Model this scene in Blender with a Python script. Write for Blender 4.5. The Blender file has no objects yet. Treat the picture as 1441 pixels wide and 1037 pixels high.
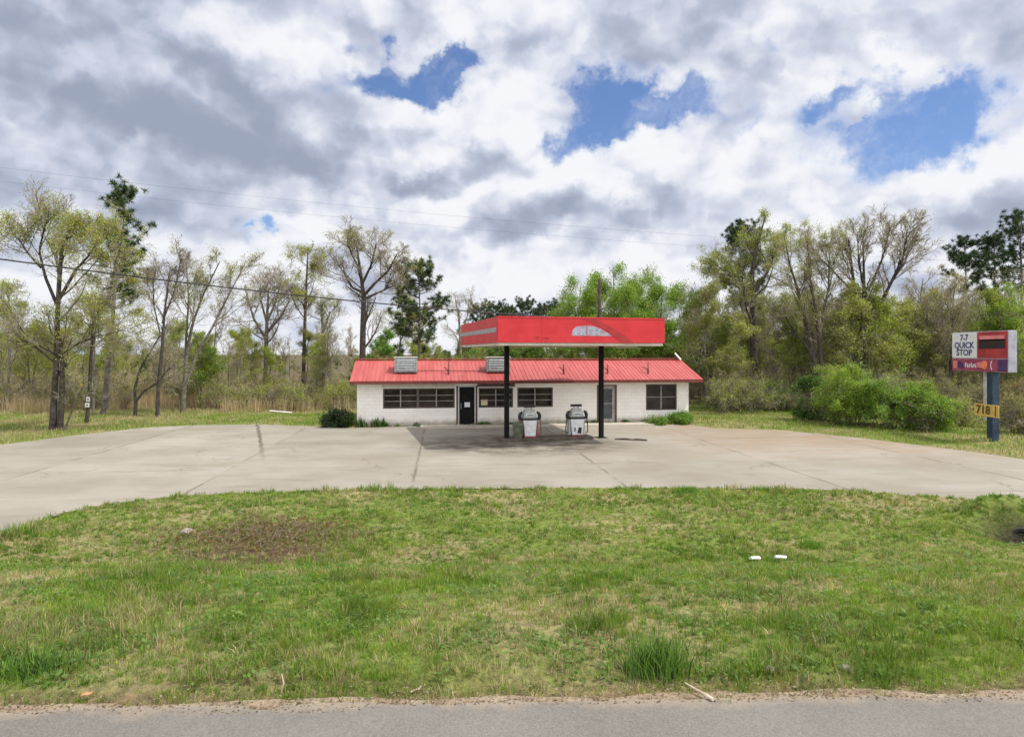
import bpy, math, random
import numpy as np
from mathutils import Vector, Matrix
from mathutils.geometry import delaunay_2d_cdt

S = bpy.context.scene
COL = S.collection
F = 939.0            # focal length in pixels of the 1441 px wide photograph
CX, HY, CH = 720.5, 497.0, 4.0   # vanishing column, horizon row, camera height
ROADZ = 1.4
R = math.radians

# ------------------------------------------------------------------ camera
cd = bpy.data.cameras.new('camera'); cam = bpy.data.objects.new('camera', cd); COL.objects.link(cam)
cam.location = (0, 0, CH); cam.rotation_euler = (R(90), 0, 0)
cd.sensor_width = 36.0; cd.lens = 36.0 * F / 1441.0
cd.shift_y = -(518.5 - HY) / 1441.0
cd.clip_start = 0.05; cd.clip_end = 5000
S.camera = cam

# ------------------------------------------------------------------ exposure, sun, sky
S.view_settings.view_transform = 'Standard'; S.view_settings.look = 'None'
S.view_settings.exposure = 0.25; S.view_settings.gamma = 1.0
SUN = Vector((0.50, -0.15, 0.90)).normalized()
sl = bpy.data.lights.new('sun', 'SUN'); sl.energy = 3.45; sl.angle = R(0.5); sl.color = (1.0, 0.95, 0.87)
so = bpy.data.objects.new('sun', sl); COL.objects.link(so)
so.rotation_euler = SUN.to_track_quat('Z', 'Y').to_euler(); so.location = (20, -10, 40)

class NG:
    """tiny helper to write node graphs as expressions"""
    def __init__(s, tree): s.t = tree; s.n = tree.nodes; s.l = tree.links
    def put(s, sock, v):
        if isinstance(v, bpy.types.NodeSocket): s.l.new(v, sock)
        elif v is not None: sock.default_value = v
    def math(s, op, a, b=None, c=None, clamp=False):
        n = s.n.new('ShaderNodeMath'); n.operation = op; n.use_clamp = clamp
        s.put(n.inputs[0], a); s.put(n.inputs[1], b); s.put(n.inputs[2], c); return n.outputs[0]
    def vec(s, op, a, b=None, sc=None):
        n = s.n.new('ShaderNodeVectorMath'); n.operation = op
        s.put(n.inputs[0], a); s.put(n.inputs[1], b)
        if sc is not None: s.put(n.inputs['Scale'], sc)
        return n.outputs['Value'] if op in ('DOT_PRODUCT', 'LENGTH', 'DISTANCE') else n.outputs['Vector']
    def noise(s, v, scale, detail=4, rough=0.55, dist=0.0, out='Fac'):
        n = s.n.new('ShaderNodeTexNoise'); s.put(n.inputs['Vector'], v)
        n.inputs['Scale'].default_value = scale; n.inputs['Detail'].default_value = detail
        n.inputs['Roughness'].default_value = rough; n.inputs['Distortion'].default_value = dist
        return n.outputs[out]
    def sstep(s, x, a, b):
        n = s.n.new('ShaderNodeMapRange'); n.interpolation_type = 'SMOOTHSTEP'
        s.put(n.inputs[0], x); n.inputs[1].default_value = a; n.inputs[2].default_value = b
        n.inputs[3].default_value = 0; n.inputs[4].default_value = 1; return n.outputs[0]
    def mix(s, f, a, b, mode='MIX'):
        n = s.n.new('ShaderNodeMix'); n.data_type = 'RGBA'; n.blend_type = mode
        s.put(n.inputs[0], f)
        for i, v in ((6, a), (7, b)):
            if isinstance(v, tuple) and len(v) == 3: v = (*v, 1)
            s.put(n.inputs[i], v)
        return n.outputs[2]
    def sep(s, v):
        n = s.n.new('ShaderNodeSeparateXYZ'); s.put(n.inputs[0], v); return n.outputs
    def comb(s, x, y, z):
        n = s.n.new('ShaderNodeCombineXYZ'); s.put(n.inputs[0], x); s.put(n.inputs[1], y); s.put(n.inputs[2], z); return n.outputs[0]

def skydir(px, py):
    return Vector(((px - CX) / F, 1.0, (HY - py) / F)).normalized()

def build_world():
    w = bpy.data.worlds.new('World'); S.world = w; w.use_nodes = True
    g = NG(w.node_tree); g.n.clear()
    out = g.n.new('ShaderNodeOutputWorld')
    sky = g.n.new('ShaderNodeTexSky'); sky.sky_type = 'NISHITA'; sky.sun_disc = False
    sky.sun_elevation = math.asin(SUN.z); sky.sun_rotation = math.atan2(SUN.x, SUN.y)
    sky.air_density = 1.0; sky.dust_density = 0.6; sky.ozone_density = 2.0
    bs = g.n.new('ShaderNodeBackground'); bs.inputs[1].default_value = 0.10
    g.l.new(g.mix(1.0, sky.outputs[0], (0.86, 0.95, 1.18), 'MULTIPLY'), bs.inputs[0])
    tc = g.n.new('ShaderNodeTexCoord'); d = tc.outputs['Generated']
    x, y, z = g.sep(d)
    zc = g.math('MAXIMUM', z, -0.05)
    w1 = g.vec('SUBTRACT', g.noise(d, 7.0, 3, 0.55, out='Color'), (0.5, 0.5, 0.5))
    w2 = g.vec('SUBTRACT', g.noise(d, 24.0, 6, 0.62, out='Color'), (0.5, 0.5, 0.5))
    dw = g.vec('ADD', g.vec('ADD', d, g.vec('SCALE', w1, sc=0.14)), g.vec('SCALE', w2, sc=0.10))
    wl = g.vec('ADD', g.vec('ADD', d, g.vec('SCALE', w1, sc=0.20)), g.vec('SCALE', w2, sc=0.055))
    def blob(px, py, rx, ry, src):
        c = skydir(px, py)
        v = g.vec('MULTIPLY', g.vec('SUBTRACT', src, tuple(c)), (F / rx, F / rx, F / ry))
        return g.math('EXPONENT', g.math('MULTIPLY', g.vec('DOT_PRODUCT', v, v), -1.0))
    def total(lst, src):
        acc = None
        for px, py, rx, ry, a in lst:
            b = g.math('MULTIPLY', blob(px, py, rx, ry, src), a)
            acc = b if acc is None else g.math('ADD', acc, b)
        return acc
    w2s = g.vec('SCALE', w2, sc=0.05)
    # cloud density: flattened layer noise for the decks plus rounder noise for the heads
    def dens(dz):
        zz = g.math('ADD', zc, dz) if dz else zc
        w_ = g.math('DIVIDE', 1.0, g.math('ADD', zz, 0.26))
        p = g.comb(g.math('MULTIPLY', x, w_), g.math('MULTIPLY', y, w_), zz)
        q = g.vec('MULTIPLY', g.vec('ADD', d, (0, 0, dz)), (1.0, 1.0, 1.4))
        qw = g.vec('ADD', q, w2s)
        def billow(sc): return g.math('ABSOLUTE', g.math('SUBTRACT', g.math('MULTIPLY', g.noise(qw, sc, 1.0, 0.4), 2.0), 1.0))
        bil = g.math('ADD', g.math('MULTIPLY', billow(8.0), 0.30), g.math('MULTIPLY', billow(19.0), 0.15))
        nn = g.math('ADD', g.math('MULTIPLY', g.noise(p, 1.7, 5, 0.5, 0.2), 0.36), g.math('MULTIPLY', g.noise(q, 5.0, 7, 0.5, 0.1), 0.50))
        return g.math('ADD', nn, bil)
    n0, n1 = dens(0.0), dens(0.045)
    gaps = total([(560, 98, 100, 34, 1.05), (645, 90, 66, 28, .7), (850, 140, 70, 58, 1.0), (935, 155, 84, 30, .85), (775, 205, 36, 26, .75),
                  (1265, 185, 92, 46, 1.05), (1175, 130, 66, 22, .75), (1205, 152, 26, 14, -.8), (1300, 150, 60, 24, .4), (1070, 80, 30, 13, .6), (362, 322, 20, 15, .85), (1065, 182, 30, 14, .5), (1260, 70, 34, 12, .5), (1345, 215, 40, 30, .5)], dw)
    lum = total([(130, 60, 240, 90, -.30), (290, 165, 160, 85, -.36), (430, 240, 130, 38, -.30), (660, 238, 90, 22, -.26), (40, 240, 170, 36, -.18),
                 (640, 150, 120, 42, .26), (430, 105, 62, 48, .34), (560, 200, 90, 26, .26), (700, 25, 150, 40, .26), (745, 220, 55, 34, .30), (250, 205, 70, 26, .32), (130, 195, 40, 18, .22),
                 (900, 50, 170, 60, -.20), (840, 322, 200, 26, -.20), (640, 348, 140, 20, -.14), (1110, 95, 120, 40, .16), (930, 235, 190, 46, .24), (1240, 275, 150, 40, .22),
                 (1410, 150, 45, 70, -.16), (1340, 296, 110, 24, -.22), (360, 292, 160, 24, .18), (620, 372, 60, 20, .28), (1120, 330, 110, 20, .16), (640, 278, 110, 16, .22), (20, 20, 60, 30, .1), (390, 370, 70, 26, .25)], wl)
    cover = g.math('SUBTRACT', g.math('MULTIPLY', n0, 0.85), g.math('MULTIPLY', gaps, 0.56))
    fac = g.math('MAXIMUM', g.sstep(cover, -0.06, 0.30), g.math('MULTIPLY', g.sstep(g.noise(dw, 11.0, 6, 0.62), 0.44, 0.85), 0.45))
    low = g.sstep(zc, 0.20, 0.05)
    fac = g.math('MAXIMUM', fac, g.math('MULTIPLY', low, g.math('SUBTRACT', 0.95, g.math('MULTIPLY', gaps, 1.3)), None, True))
    rel = g.math('MULTIPLY', g.math('SUBTRACT', n0, n1), 2.2)
    t = g.math('ADD', g.math('ADD', rel, 0.625), g.math('MULTIPLY', lum, 1.05))
    t = g.math('ADD', t, g.math('MULTIPLY', g.sstep(zc, 0.32, 0.02), 0.16))
    t = g.math('ADD', t, g.math('MULTIPLY', g.math('SUBTRACT', 1.0, fac), 0.45))      # thin rims let light through
    # brighter clouds round the sun; those behind the viewer boosted to light the wall
    sg = g.math('MULTIPLY', g.sstep(g.vec('DOT_PRODUCT', d, tuple(SUN)), 0.72, 1.0), 0.9)
    bk = g.math('MULTIPLY', g.sstep(y, 0.15, -0.5), 0.35)
    t = g.sstep(g.math('ADD', t, g.math('ADD', sg, bk)), 0.02, 0.98)
    cc = g.n.new('ShaderNodeValToRGB'); g.l.new(t, cc.inputs[0])
    e = cc.color_ramp.elements
    e[0].position = 0.0; e[0].color = (0.285, 0.325, 0.42, 1)
    e[1].position = 1.0; e[1].color = (0.775, 0.785, 0.815, 1)
    m = e.new(0.35); m.color = (0.40, 0.44, 0.545, 1)
    m = e.new(0.70); m.color = (0.565, 0.595, 0.69, 1)
    bc = g.n.new('ShaderNodeBackground'); g.l.new(cc.outputs[0], bc.inputs[0])
    g.l.new(g.math('ADD', 1.0, g.math('ADD', g.math('MULTIPLY', sg, 1.2), g.math('MULTIPLY', bk, 1.6))), bc.inputs[1])
    ms = g.n.new('ShaderNodeMixShader'); g.l.new(fac, ms.inputs[0]); g.l.new(bs.outputs[0], ms.inputs[1]); g.l.new(bc.outputs[0], ms.inputs[2])
    g.l.new(ms.outputs[0], out.inputs[0])
    w.cycles.sampling_method = 'MANUAL'; w.cycles.sample_map_resolution = 512
build_world()
S.render.engine = 'CYCLES'
S.cycles.max_bounces = 6; S.cycles.transparent_max_bounces = 8; S.cycles.use_denoising = True

# ------------------------------------------------------------------ helpers: objects, names
def tag(o, label=None, cat=None, group=None, kind=None):
    if label: o['label'] = label
    if cat: o['category'] = cat
    if group: o['group'] = group
    if kind: o['kind'] = kind
    return o
def empty(name, loc=(0, 0, 0), rz=0.0):
    o = bpy.data.objects.new(name, None); COL.objects.link(o); o.location = loc; o.rotation_euler = (0, 0, rz)
    o.empty_display_size = 0.2; return o
def np_mesh(name, verts, faces, mats, col=None, midx=None, smooth=False):
    """faces: list of int arrays (n,3) or (n,4)"""
    me = bpy.data.meshes.new(name)
    verts = np.asarray(verts, np.float32).reshape(-1, 3)
    faces = [np.asarray(f, np.int32) for f in faces if len(f)]
    loops = np.concatenate([f.ravel() for f in faces])
    tot = np.concatenate([np.full(len(f), f.shape[1], np.int32) for f in faces])
    start = np.concatenate([[0], np.cumsum(tot)[:-1]]).astype(np.int32)
    me.vertices.add(len(verts)); me.vertices.foreach_set('co', verts.ravel())
    me.loops.add(len(loops)); me.loops.foreach_set('vertex_index', loops)
    me.polygons.add(len(tot)); me.polygons.foreach_set('loop_start', start); me.polygons.foreach_set('loop_total', tot)
    if midx is not None: me.polygons.foreach_set('material_index', np.asarray(midx, np.int32))
    if smooth: me.polygons.foreach_set('use_smooth', np.ones(len(tot), bool))
    me.update(calc_edges=True)
    if col is not None:
        c = np.ones((len(verts), 4), np.float32); c[:, :3] = col
        a = me.color_attributes.new('Col', 'FLOAT_COLOR', 'POINT'); a.data.foreach_set('color', c.ravel())
    for m in (mats if isinstance(mats, (list, tuple)) else [mats]): me.materials.append(m)
    return me
def link(name, me, parent=None):
    o = bpy.data.objects.new(name, me); COL.objects.link(o)
    if parent: o.parent = parent
    return o

class MB:
    """collects simple solids into ONE mesh"""
    def __init__(s): s.v = []; s.f = []
    def add(s, vs, fs):
        b = len(s.v); s.v += [tuple(p) for p in vs]; s.f += [tuple(i + b for i in f) for f in fs]; return s
    def box(s, x0, x1, y0, y1, z0, z1, m=None):
        vs = [(x, y, z) for z in (z0, z1) for y in (y0, y1) for x in (x0, x1)]
        if m is not None: vs = [m @ Vector(p) for p in vs]
        return s.add(vs, [(0, 2, 3, 1), (4, 5, 7, 6), (0, 1, 5, 4), (2, 6, 7, 3), (0, 4, 6, 2), (1, 3, 7, 5)])
    def prism(s, poly, y0, y1):
        """poly in x,z extruded along y"""
        n = len(poly); vs = [(p[0], y0, p[1]) for p in poly] + [(p[0], y1, p[1]) for p in poly]
        fs = [tuple(range(n)), tuple(range(2 * n - 1, n - 1, -1))]
        fs += [(i, i + n, (i + 1) % n + n, (i + 1) % n) for i in range(n)]
        return s.add(vs, fs)
    def tube(s, pts, rad, sides=8):
        pts = [Vector(p) for p in pts]; n = len(pts)
        rad = rad if isinstance(rad, (list, tuple)) else [rad] * n
        vs = []; ref = None
        for i, p in enumerate(pts):
            t = (pts[min(i + 1, n - 1)] - pts[max(i - 1, 0)]).normalized()
            if ref is None: ref = t.orthogonal().normalized()
            a = (ref - t * ref.dot(t)).normalized(); b = t.cross(a); ref = a
            for k in range(sides):
                th = 2 * math.pi * k / sides
                vs.append(p + (a * math.cos(th) + b * math.sin(th)) * rad[i])
        fs = [(i * sides + k, i * sides + (k + 1) % sides, (i + 1) * sides + (k + 1) % sides, (i + 1) * sides + k) for i in range(n - 1) for k in range(sides)]
        fs += [tuple(range(sides - 1, -1, -1)), tuple(range((n - 1) * sides, n * sides))]
        return s.add(vs, fs)
    def build(s, name, mat, parent=None, bevel=0.0, smooth=False):
        me = bpy.data.meshes.new(name); me.from_pydata(s.v, [], s.f); me.update(); me.materials.append(mat)
        o = link(name, me, parent)
        if smooth:
            for p in me.polygons: p.use_smooth = True
        if bevel:
            b = o.modifiers.new('bevel', 'BEVEL'); b.width = bevel; b.segments = 2; b.limit_method = 'ANGLE'
        return o

# ------------------------------------------------------------------ materials
def pmat(name, c1, c2, scale=4.0, rough=0.7, detail=6, bump=0.0, bscale=None, spots=None, metal=0.0, coord='Object', spec=0.5, cut=(0.35, 0.65)):
    m = bpy.data.materials.new(name); m.use_nodes = True
    g = NG(m.node_tree); p = g.n['Principled BSDF']
    tc = g.n.new('ShaderNodeTexCoord'); v = tc.outputs[coord]
    f = g.sstep(g.noise(v, scale, detail, 0.6), *cut)
    c = g.mix(f, c1, c2)
    if spots:
        sc_, colr, lo, hi, amt = spots
        s_ = g.math('MULTIPLY', g.sstep(g.noise(v, sc_, 8, 0.65), lo, hi), amt)
        c = g.mix(s_, c, colr)
    g.l.new(c, p.inputs['Base Color']); p.inputs['Roughness'].default_value = rough; p.inputs['Metallic'].default_value = metal
    p.inputs['Specular IOR Level'].default_value = spec
    if bump:
        b = g.n.new('ShaderNodeBump'); b.inputs['Strength'].default_value = bump; b.inputs['Distance'].default_value = 0.02
        g.l.new(g.noise(v, bscale or scale * 6, 6, 0.6), b.inputs['Height']); g.l.new(b.outputs[0], p.inputs['Normal'])
    return m

def leafmat(name, trans=0.35, rough=0.55):
    m = bpy.data.materials.new(name); m.use_nodes = True
    g = NG(m.node_tree); p = g.n['Principled BSDF']; out = g.n['Material Output']
    a = g.n.new('ShaderNodeAttribute'); a.attribute_name = 'Col'
    g.l.new(a.outputs['Color'], p.inputs['Base Color']); p.inputs['Roughness'].default_value = rough
    p.inputs['Specular IOR Level'].default_value = 0.25
    t = g.n.new('ShaderNodeBsdfTranslucent'); g.l.new(g.mix(1.0, a.outputs['Color'], (1.25, 1.25, 0.8), 'MULTIPLY'), t.inputs[0])
    ms = g.n.new('ShaderNodeMixShader'); ms.inputs[0].default_value = trans
    g.l.new(p.outputs[0], ms.inputs[1]); g.l.new(t.outputs[0], ms.inputs[2]); g.l.new(ms.outputs[0], out.inputs[0])
    return m

M = {}
M['leaf'] = leafmat('leaf', 0.45)
M['needle'] = leafmat('needle', 0.12)
M['dead_twig'] = pmat('dead_twig', (0.11, 0.072, 0.048), (0.26, 0.19, 0.135), 8, 0.9)
M['grass'] = leafmat('grass_blade', 0.42)
M['bark'] = pmat('bark', (0.085, 0.071, 0.058), (0.19, 0.168, 0.14), 5, 0.9, bump=0.5, bscale=22)
M['bark_dark'] = pmat('bark_dark', (0.028, 0.023, 0.02), (0.085, 0.07, 0.056), 5, 0.9, bump=0.5, bscale=22)
M['bark_pale'] = pmat('bark_pale', (0.17, 0.15, 0.125), (0.33, 0.30, 0.26), 4, 0.9, bump=0.4, bscale=20)
M['twig'] = pmat('twig', (0.20, 0.165, 0.125), (0.33, 0.285, 0.23), 3, 0.9)

# ------------------------------------------------------------------ terrain functions
def sm(a, b, x):
    t = np.clip((np.asarray(x, float) - a) / (b - a), 0, 1); return t * t * (3 - 2 * t)
def vnoise(x, y, seed=0):
    x = np.asarray(x, float); y = np.asarray(y, float)
    xi = np.floor(x).astype(np.int64); yi = np.floor(y).astype(np.int64); fx = x - xi; fy = y - yi
    def h(i, j):
        n = (i * 374761393 + j * 668265263 + seed * 974634777) & 0xffffffff
        n = ((n ^ (n >> 13)) * 1274126177) & 0xffffffff
        return ((n ^ (n >> 16)) & 0xffff) / 65535.0
    u = fx * fx * (3 - 2 * fx); v = fy * fy * (3 - 2 * fy)
    return (h(xi, yi) * (1 - u) + h(xi + 1, yi) * u) * (1 - v) + (h(xi, yi + 1) * (1 - u) + h(xi + 1, yi + 1) * u) * v
def fbm(x, y, seed=0, oct=4):
    s = 0; a = 0.5; t = 0
    for o in range(oct):
        s = s + a * vnoise(np.asarray(x) * 2 ** o, np.asarray(y) * 2 ** o, seed + o); t += a; a *= 0.55
    return s / t
def zlot(y): return ROADZ * (1 - sm(4.6, 17.0, y))
def road_edge(x): return 4.98 + 0.03 * np.asarray(x)
def hit(px, py):
    """where the sight line of a photo pixel meets the lot surface: a real place on the ground"""
    lo, hi_ = 3.0, 300.0
    for _ in range(60):
        m = (lo + hi_) / 2
        if CH + (HY - py) / F * m > zlot(m): lo = m
        else: hi_ = m
    return ((px - CX) / F * lo, lo)
def at(px, py, D): return ((px - CX) / F * D, D, CH + (HY - py) / F * D)

island_far = [hit(*p) for p in [(0, 755), (30, 742), (60, 731), (95, 720), (130, 713), (190, 704), (250, 698), (320, 694), (400, 691), (500, 689), (600, 688), (800, 687), (1000, 687), (1120, 688), (1200, 691), (1320, 699), (1441, 711)]]
island = [(-9.3, 3.0), (-9.6, 6.0), (-10.2, 9.5), (-10.8, 12.0)] + island_far + [(14.6, 16.6), (15.0, 14.5), (14.2, 10.5), (13.4, 7.0), (13.0, 3.0)]
lot_outer = [hit(*p) for p in [(0, 626), (100, 613), (200, 602), (280, 598), (360, 597), (450, 600.5), (500, 602.5)]]
lot_outer = [(-34, 3.0), (-36, 14.0), (-29, 25.5)] + lot_outer + [(-8.2, 37.3), (10.2, 39.9)] + [hit(*p) for p in [(968, 597), (1000, 602), (1100, 605), (1200, 615), (1300, 627), (1400, 640), (1441, 646)]] + [(22.0, 23.5), (24.5, 17.0), (26.0, 10.0), (27.0, 3.0)]
def inpoly(x, y, poly):
    x = np.asarray(x, float); y = np.asarray(y, float); r = np.zeros(x.shape, bool); n = len(poly)
    for i in range(n):
        x1, y1 = poly[i]; x2, y2 = poly[(i + 1) % n]
        if y1 == y2: continue
        c = ((y1 > y) != (y2 > y)) & (x < (x2 - x1) * (y - y1) / (y2 - y1) + x1); r ^= c
    return r
def edge_dist(x, y, poly):
    d = np.full(np.shape(x), 1e9)
    n = len(poly)
    for i in range(n):
        x1, y1 = poly[i]; x2, y2 = poly[(i + 1) % n]; L = (x2 - x1) ** 2 + (y2 - y1) ** 2 + 1e-12
        t = np.clip(((x - x1) * (x2 - x1) + (y - y1) * (y2 - y1)) / L, 0, 1)
        d = np.minimum(d, np.hypot(x - x1 - t * (x2 - x1), y - y1 - t * (y2 - y1)))
    return d
def in_lot(x, y): return inpoly(x, y, lot_outer) & ~inpoly(x, y, island)
def zground(x, y):
    x = np.asarray(x, float); y = np.asarray(y, float)
    z = zlot(y) + 0.02
    isl = inpoly(x, y, island)
    ed = np.where(isl, edge_dist(x, y, island), 0)
    dip = 0.42 * np.exp(-((y - 12.6) / 2.6) ** 2) * sm(0.1, 2.6, ed)
    hole = 0.55 * np.exp(-(((x - 11.75) / 0.8) ** 2 + ((y - 14.95) / 0.6) ** 2)) - 0.55 * np.exp(-(((x - 12.0) / 1.3) ** 2 + ((y - 16.3) / 0.62) ** 2))
    bump = (fbm(x * 0.9, y * 0.9, 5) - 0.5) * 0.16 + (fbm(x * 3.1, y * 3.1, 9) - 0.5) * 0.07
    far = sm(38, 60, y) * (fbm(x * 0.06, y * 0.06, 3) - 0.45) * 1.0 - sm(80, 400, y) * 2.0
    lawn = (fbm(x * 0.35, y * 0.35, 21) - 0.45) * 0.22 * sm(0.4, 4, edge_dist(x, y, lot_outer))
    lot = in_lot(x, y)
    rb = y < road_edge(x) + 0.35
    zz = z + np.where(isl, bump * sm(0.0, 0.6, ed) - dip - hole, 0) + np.where(~isl & ~lot, lawn, 0) + far
    zz = np.where(lot, zlot(y) - 0.09, zz)
    return np.where(rb, ROADZ - 0.05, zz)

def axis(lo, hi, step, far):
    a = list(np.arange(lo, hi + 1e-6, step)); s = step; v = hi
    while v < far: s *= 1.35; v += s; a.append(v)
    s = step; v = lo
    while v > -far: s *= 1.35; v -= s; a.insert(0, v)
    return np.array(a)
def build_ground():
    xs = axis(-32, 32, 0.25, 1500); ys = axis(2.0, 48, 0.25, 1800)
    X, Y = np.meshgrid(xs, ys); Z = zground(X, Y)
    nx, ny = len(xs), len(ys)
    i = np.arange(ny - 1)[:, None] * nx + np.arange(nx - 1)[None, :]
    q = np.stack([i, i + 1, i + nx + 1, i + nx], -1).reshape(-1, 4)
    V = np.stack([X, Y, Z], -1).reshape(-1, 3); x, y = V[:, 0], V[:, 1]
    green = np.array([0.14, 0.18, 0.042]); straw = np.array([0.24, 0.215, 0.105]); soil = np.array([0.13, 0.085, 0.05]); litter = np.array([0.115, 0.095, 0.055])
    f = sm(0.42, 0.68, fbm(x * 0.7, y * 0.7, 31)); c = green * (1 - f[:, None]) + straw * f[:, None]
    w = sm(43, 50, y)[:, None]; c = c * (1 - w) + litter * w
    def patch(c, cx, cy, rx, ry, colr, amt=1.0):
        k = np.exp(-(((x - cx) / rx) ** 2 + ((y - cy) / ry) ** 2)) * amt * (0.5 + fbm(x * 2.5, y * 2.5, 77))
        k = np.clip(k, 0, 1)[:, None]; return c * (1 - k) + np.array(colr) * k
    h = hit(375, 752); c = patch(c, h[0], h[1] - 0.6, 1.7, 1.0, (0.095, 0.062, 0.040), 1.4)
    h = hit(20, 805); c = patch(c, h[0], h[1] - 0.5, 1.3, 0.9, (0.33, 0.27, 0.17))
    c = patch(c, 11.8, 15.15, 1.0, 0.6, (0.035, 0.028, 0.022), 1.6)
    k = (sm(0.45, 0.05, y - road_edge(x)) * (np.abs(y - 6) < 3))[:, None]; c = c * (1 - k) + np.array([0.19, 0.135, 0.085]) * k
    m = bpy.data.materials.new('ground'); m.use_nodes = True; g = NG(m.node_tree); p = g.n['Principled BSDF']
    a = g.n.new('ShaderNodeAttribute'); a.attribute_name = 'Col'
    tc = g.n.new('ShaderNodeTexCoord'); n1 = g.noise(tc.outputs['Object'], 9, 8, 0.7)
    cc = g.mix(g.sstep(n1, 0.3, 0.7), g.mix(1.0, a.outputs[0], (0.55, 0.55, 0.55), 'MULTIPLY'), g.mix(1.0, a.outputs[0], (1.4, 1.35, 1.3), 'MULTIPLY'))
    g.l.new(cc, p.inputs['Base Color']); p.inputs['Roughness'].default_value = 0.95; p.inputs['Specular IOR Level'].default_value = 0.1
    b = g.n.new('ShaderNodeBump'); b.inputs['Strength'].default_value = 0.7; b.inputs['Distance'].default_value = 0.05
    g.l.new(g.noise(tc.outputs['Object'], 26, 8, 0.7), b.inputs['Height']); g.l.new(b.outputs[0], p.inputs['Normal'])
    tag(link('ground', np_mesh('ground', V, [q], m, col=c, smooth=True)), kind='structure')
build_ground()

def build_lot():
    pts = []; edges = []
    for poly in (lot_outer, island):
        dense = []
        for i in range(len(poly)):
            a = np.array(poly[i]); b = np.array(poly[(i + 1) % len(poly)]); n = max(1, int(np.hypot(*(b - a)) / 0.5))
            dense += [a + (b - a) * k / n for k in range(n)]
        dense = np.array(dense)
        j = 0.16 * (fbm(dense[:, 0] * 1.7, dense[:, 1] * 1.7, 13, 3) - 0.5)[:, None]
        dense = dense + j * np.array([[0.6, 1.0]])
        b0 = len(pts); pts += [tuple(p) for p in dense]; edges += [(b0 + k, b0 + (k + 1) % len(dense)) for k in range(len(dense))]
    gx, gy = np.meshgrid(np.arange(-37, 28, 0.9), np.arange(3, 41, 0.9)); gx = gx.ravel(); gy = gy.ravel()
    ok = in_lot(gx, gy) & (edge_dist(gx, gy, lot_outer) > 0.4) & (edge_dist(gx, gy, island) > 0.4)
    pts += list(zip(gx[ok], gy[ok]))
    vs, es, fs, *_ = delaunay_2d_cdt([Vector(p) for p in pts], edges, [], 0, 1e-5)
    P = np.array([tuple(v) for v in vs]); T = np.array([tuple(f) for f in fs if len(f) == 3])
    c = P[T].mean(1); T = T[in_lot(c[:, 0], c[:, 1])]
    V = np.column_stack([P, zlot(P[:, 1]) + 0.0])
    m = bpy.data.materials.new('old_concrete'); m.use_nodes = True; g = NG(m.node_tree); p = g.n['Principled BSDF']
    tc = g.n.new('ShaderNodeTexCoord'); v = tc.outputs['Object']
    stre = g.vec('MULTIPLY', v, (0.35, 1.6, 1.0))
    c0 = g.mix(g.sstep(g.noise(v, 0.28, 6, 0.6), 0.32, 0.68), (0.238, 0.211, 0.168), (0.295, 0.273, 0.232))
    c0 = g.mix(g.math('MULTIPLY', g.sstep(g.noise(stre, 0.9, 8, 0.68, 0.5), 0.50, 0.75), 0.55), c0, (0.180, 0.152, 0.118))
    c0 = g.mix(g.math('MULTIPLY', g.sstep(g.noise(stre, 2.3, 8, 0.65, 0.3), 0.55, 0.8), 0.55), c0, (0.40, 0.375, 0.33))
    x, y, z = g.sep(v)
    # sandy, stained right hand side of the lot
    wn = g.n.new('ShaderNodeTexWhiteNoise'); wn.noise_dimensions = '2D'
    rt0 = g.n.new('ShaderNodeVectorRotate'); rt0.rotation_type = 'Z_AXIS'; rt0.inputs['Angle'].default_value = R(-6); g.l.new(v, rt0.inputs['Vector']); ax, ay, az = g.sep(rt0.outputs[0])
    g.l.new(g.comb(g.math('FLOOR', g.math('DIVIDE', g.math('ADD', ax, 13.7 + 6.4 * 6), 6.4)), g.math('FLOOR', g.math('DIVIDE', g.math('ADD', ay, 0.9), 6.2)), 0.0), wn.inputs['Vector'])
    c0 = g.mix(1.0, c0, g.mix(wn.outputs[0], (0.90, 0.90, 0.89), (1.06, 1.06, 1.06)), 'MULTIPLY')
    c0 = g.mix(g.math('MULTIPLY', g.sstep(g.noise(v, 5.0, 8, 0.75), 0.58, 0.74), 0.45), c0, (0.15, 0.13, 0.10))
    rs = g.math('MULTIPLY', g.sstep(g.math('ADD', x, g.math('MULTIPLY', g.noise(v, .5, 5), 4.0)), 7.0, 13.0), g.sstep(g.math('ADD', y, g.math('MULTIPLY', g.noise(v, .7, 5), 5.0)), 25.0, 34.0))
    c0 = g.mix(g.math('MULTIPLY', rs, g.sstep(g.noise(stre, 1.3, 8, .7), .35, .65)), c0, (0.27, 0.19, 0.12))
    # oil and rubber stains by the pumps, darkened to deepen the canopy shade
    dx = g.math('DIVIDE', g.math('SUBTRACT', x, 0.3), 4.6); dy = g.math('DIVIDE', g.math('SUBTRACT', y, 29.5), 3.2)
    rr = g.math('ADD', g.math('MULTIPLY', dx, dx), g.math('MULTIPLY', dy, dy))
    oil_shade = g.math('MULTIPLY', g.sstep(rr, 1.7, 0.2), g.sstep(g.noise(v, 1.1, 8, 0.65), 0.3, 0.62))
    c0 = g.mix(g.math('MULTIPLY', oil_shade, 0.88), c0, (0.072, 0.056, 0.041))
    # saw-cut joints: wobbly lines on a rotated grid
    wob = g.vec('SCALE', g.vec('SUBTRACT', g.noise(v, 1.2, 4, out='Color'), (0.5, 0.5, 0.5)), sc=0.10)
    rot = g.n.new('ShaderNodeVectorRotate'); rot.rotation_type = 'Z_AXIS'; rot.inputs['Angle'].default_value = R(-6)
    g.l.new(g.vec('ADD', v, wob), rot.inputs['Vector'])
    rx, ry, rz = g.sep(rot.outputs[0])
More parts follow.
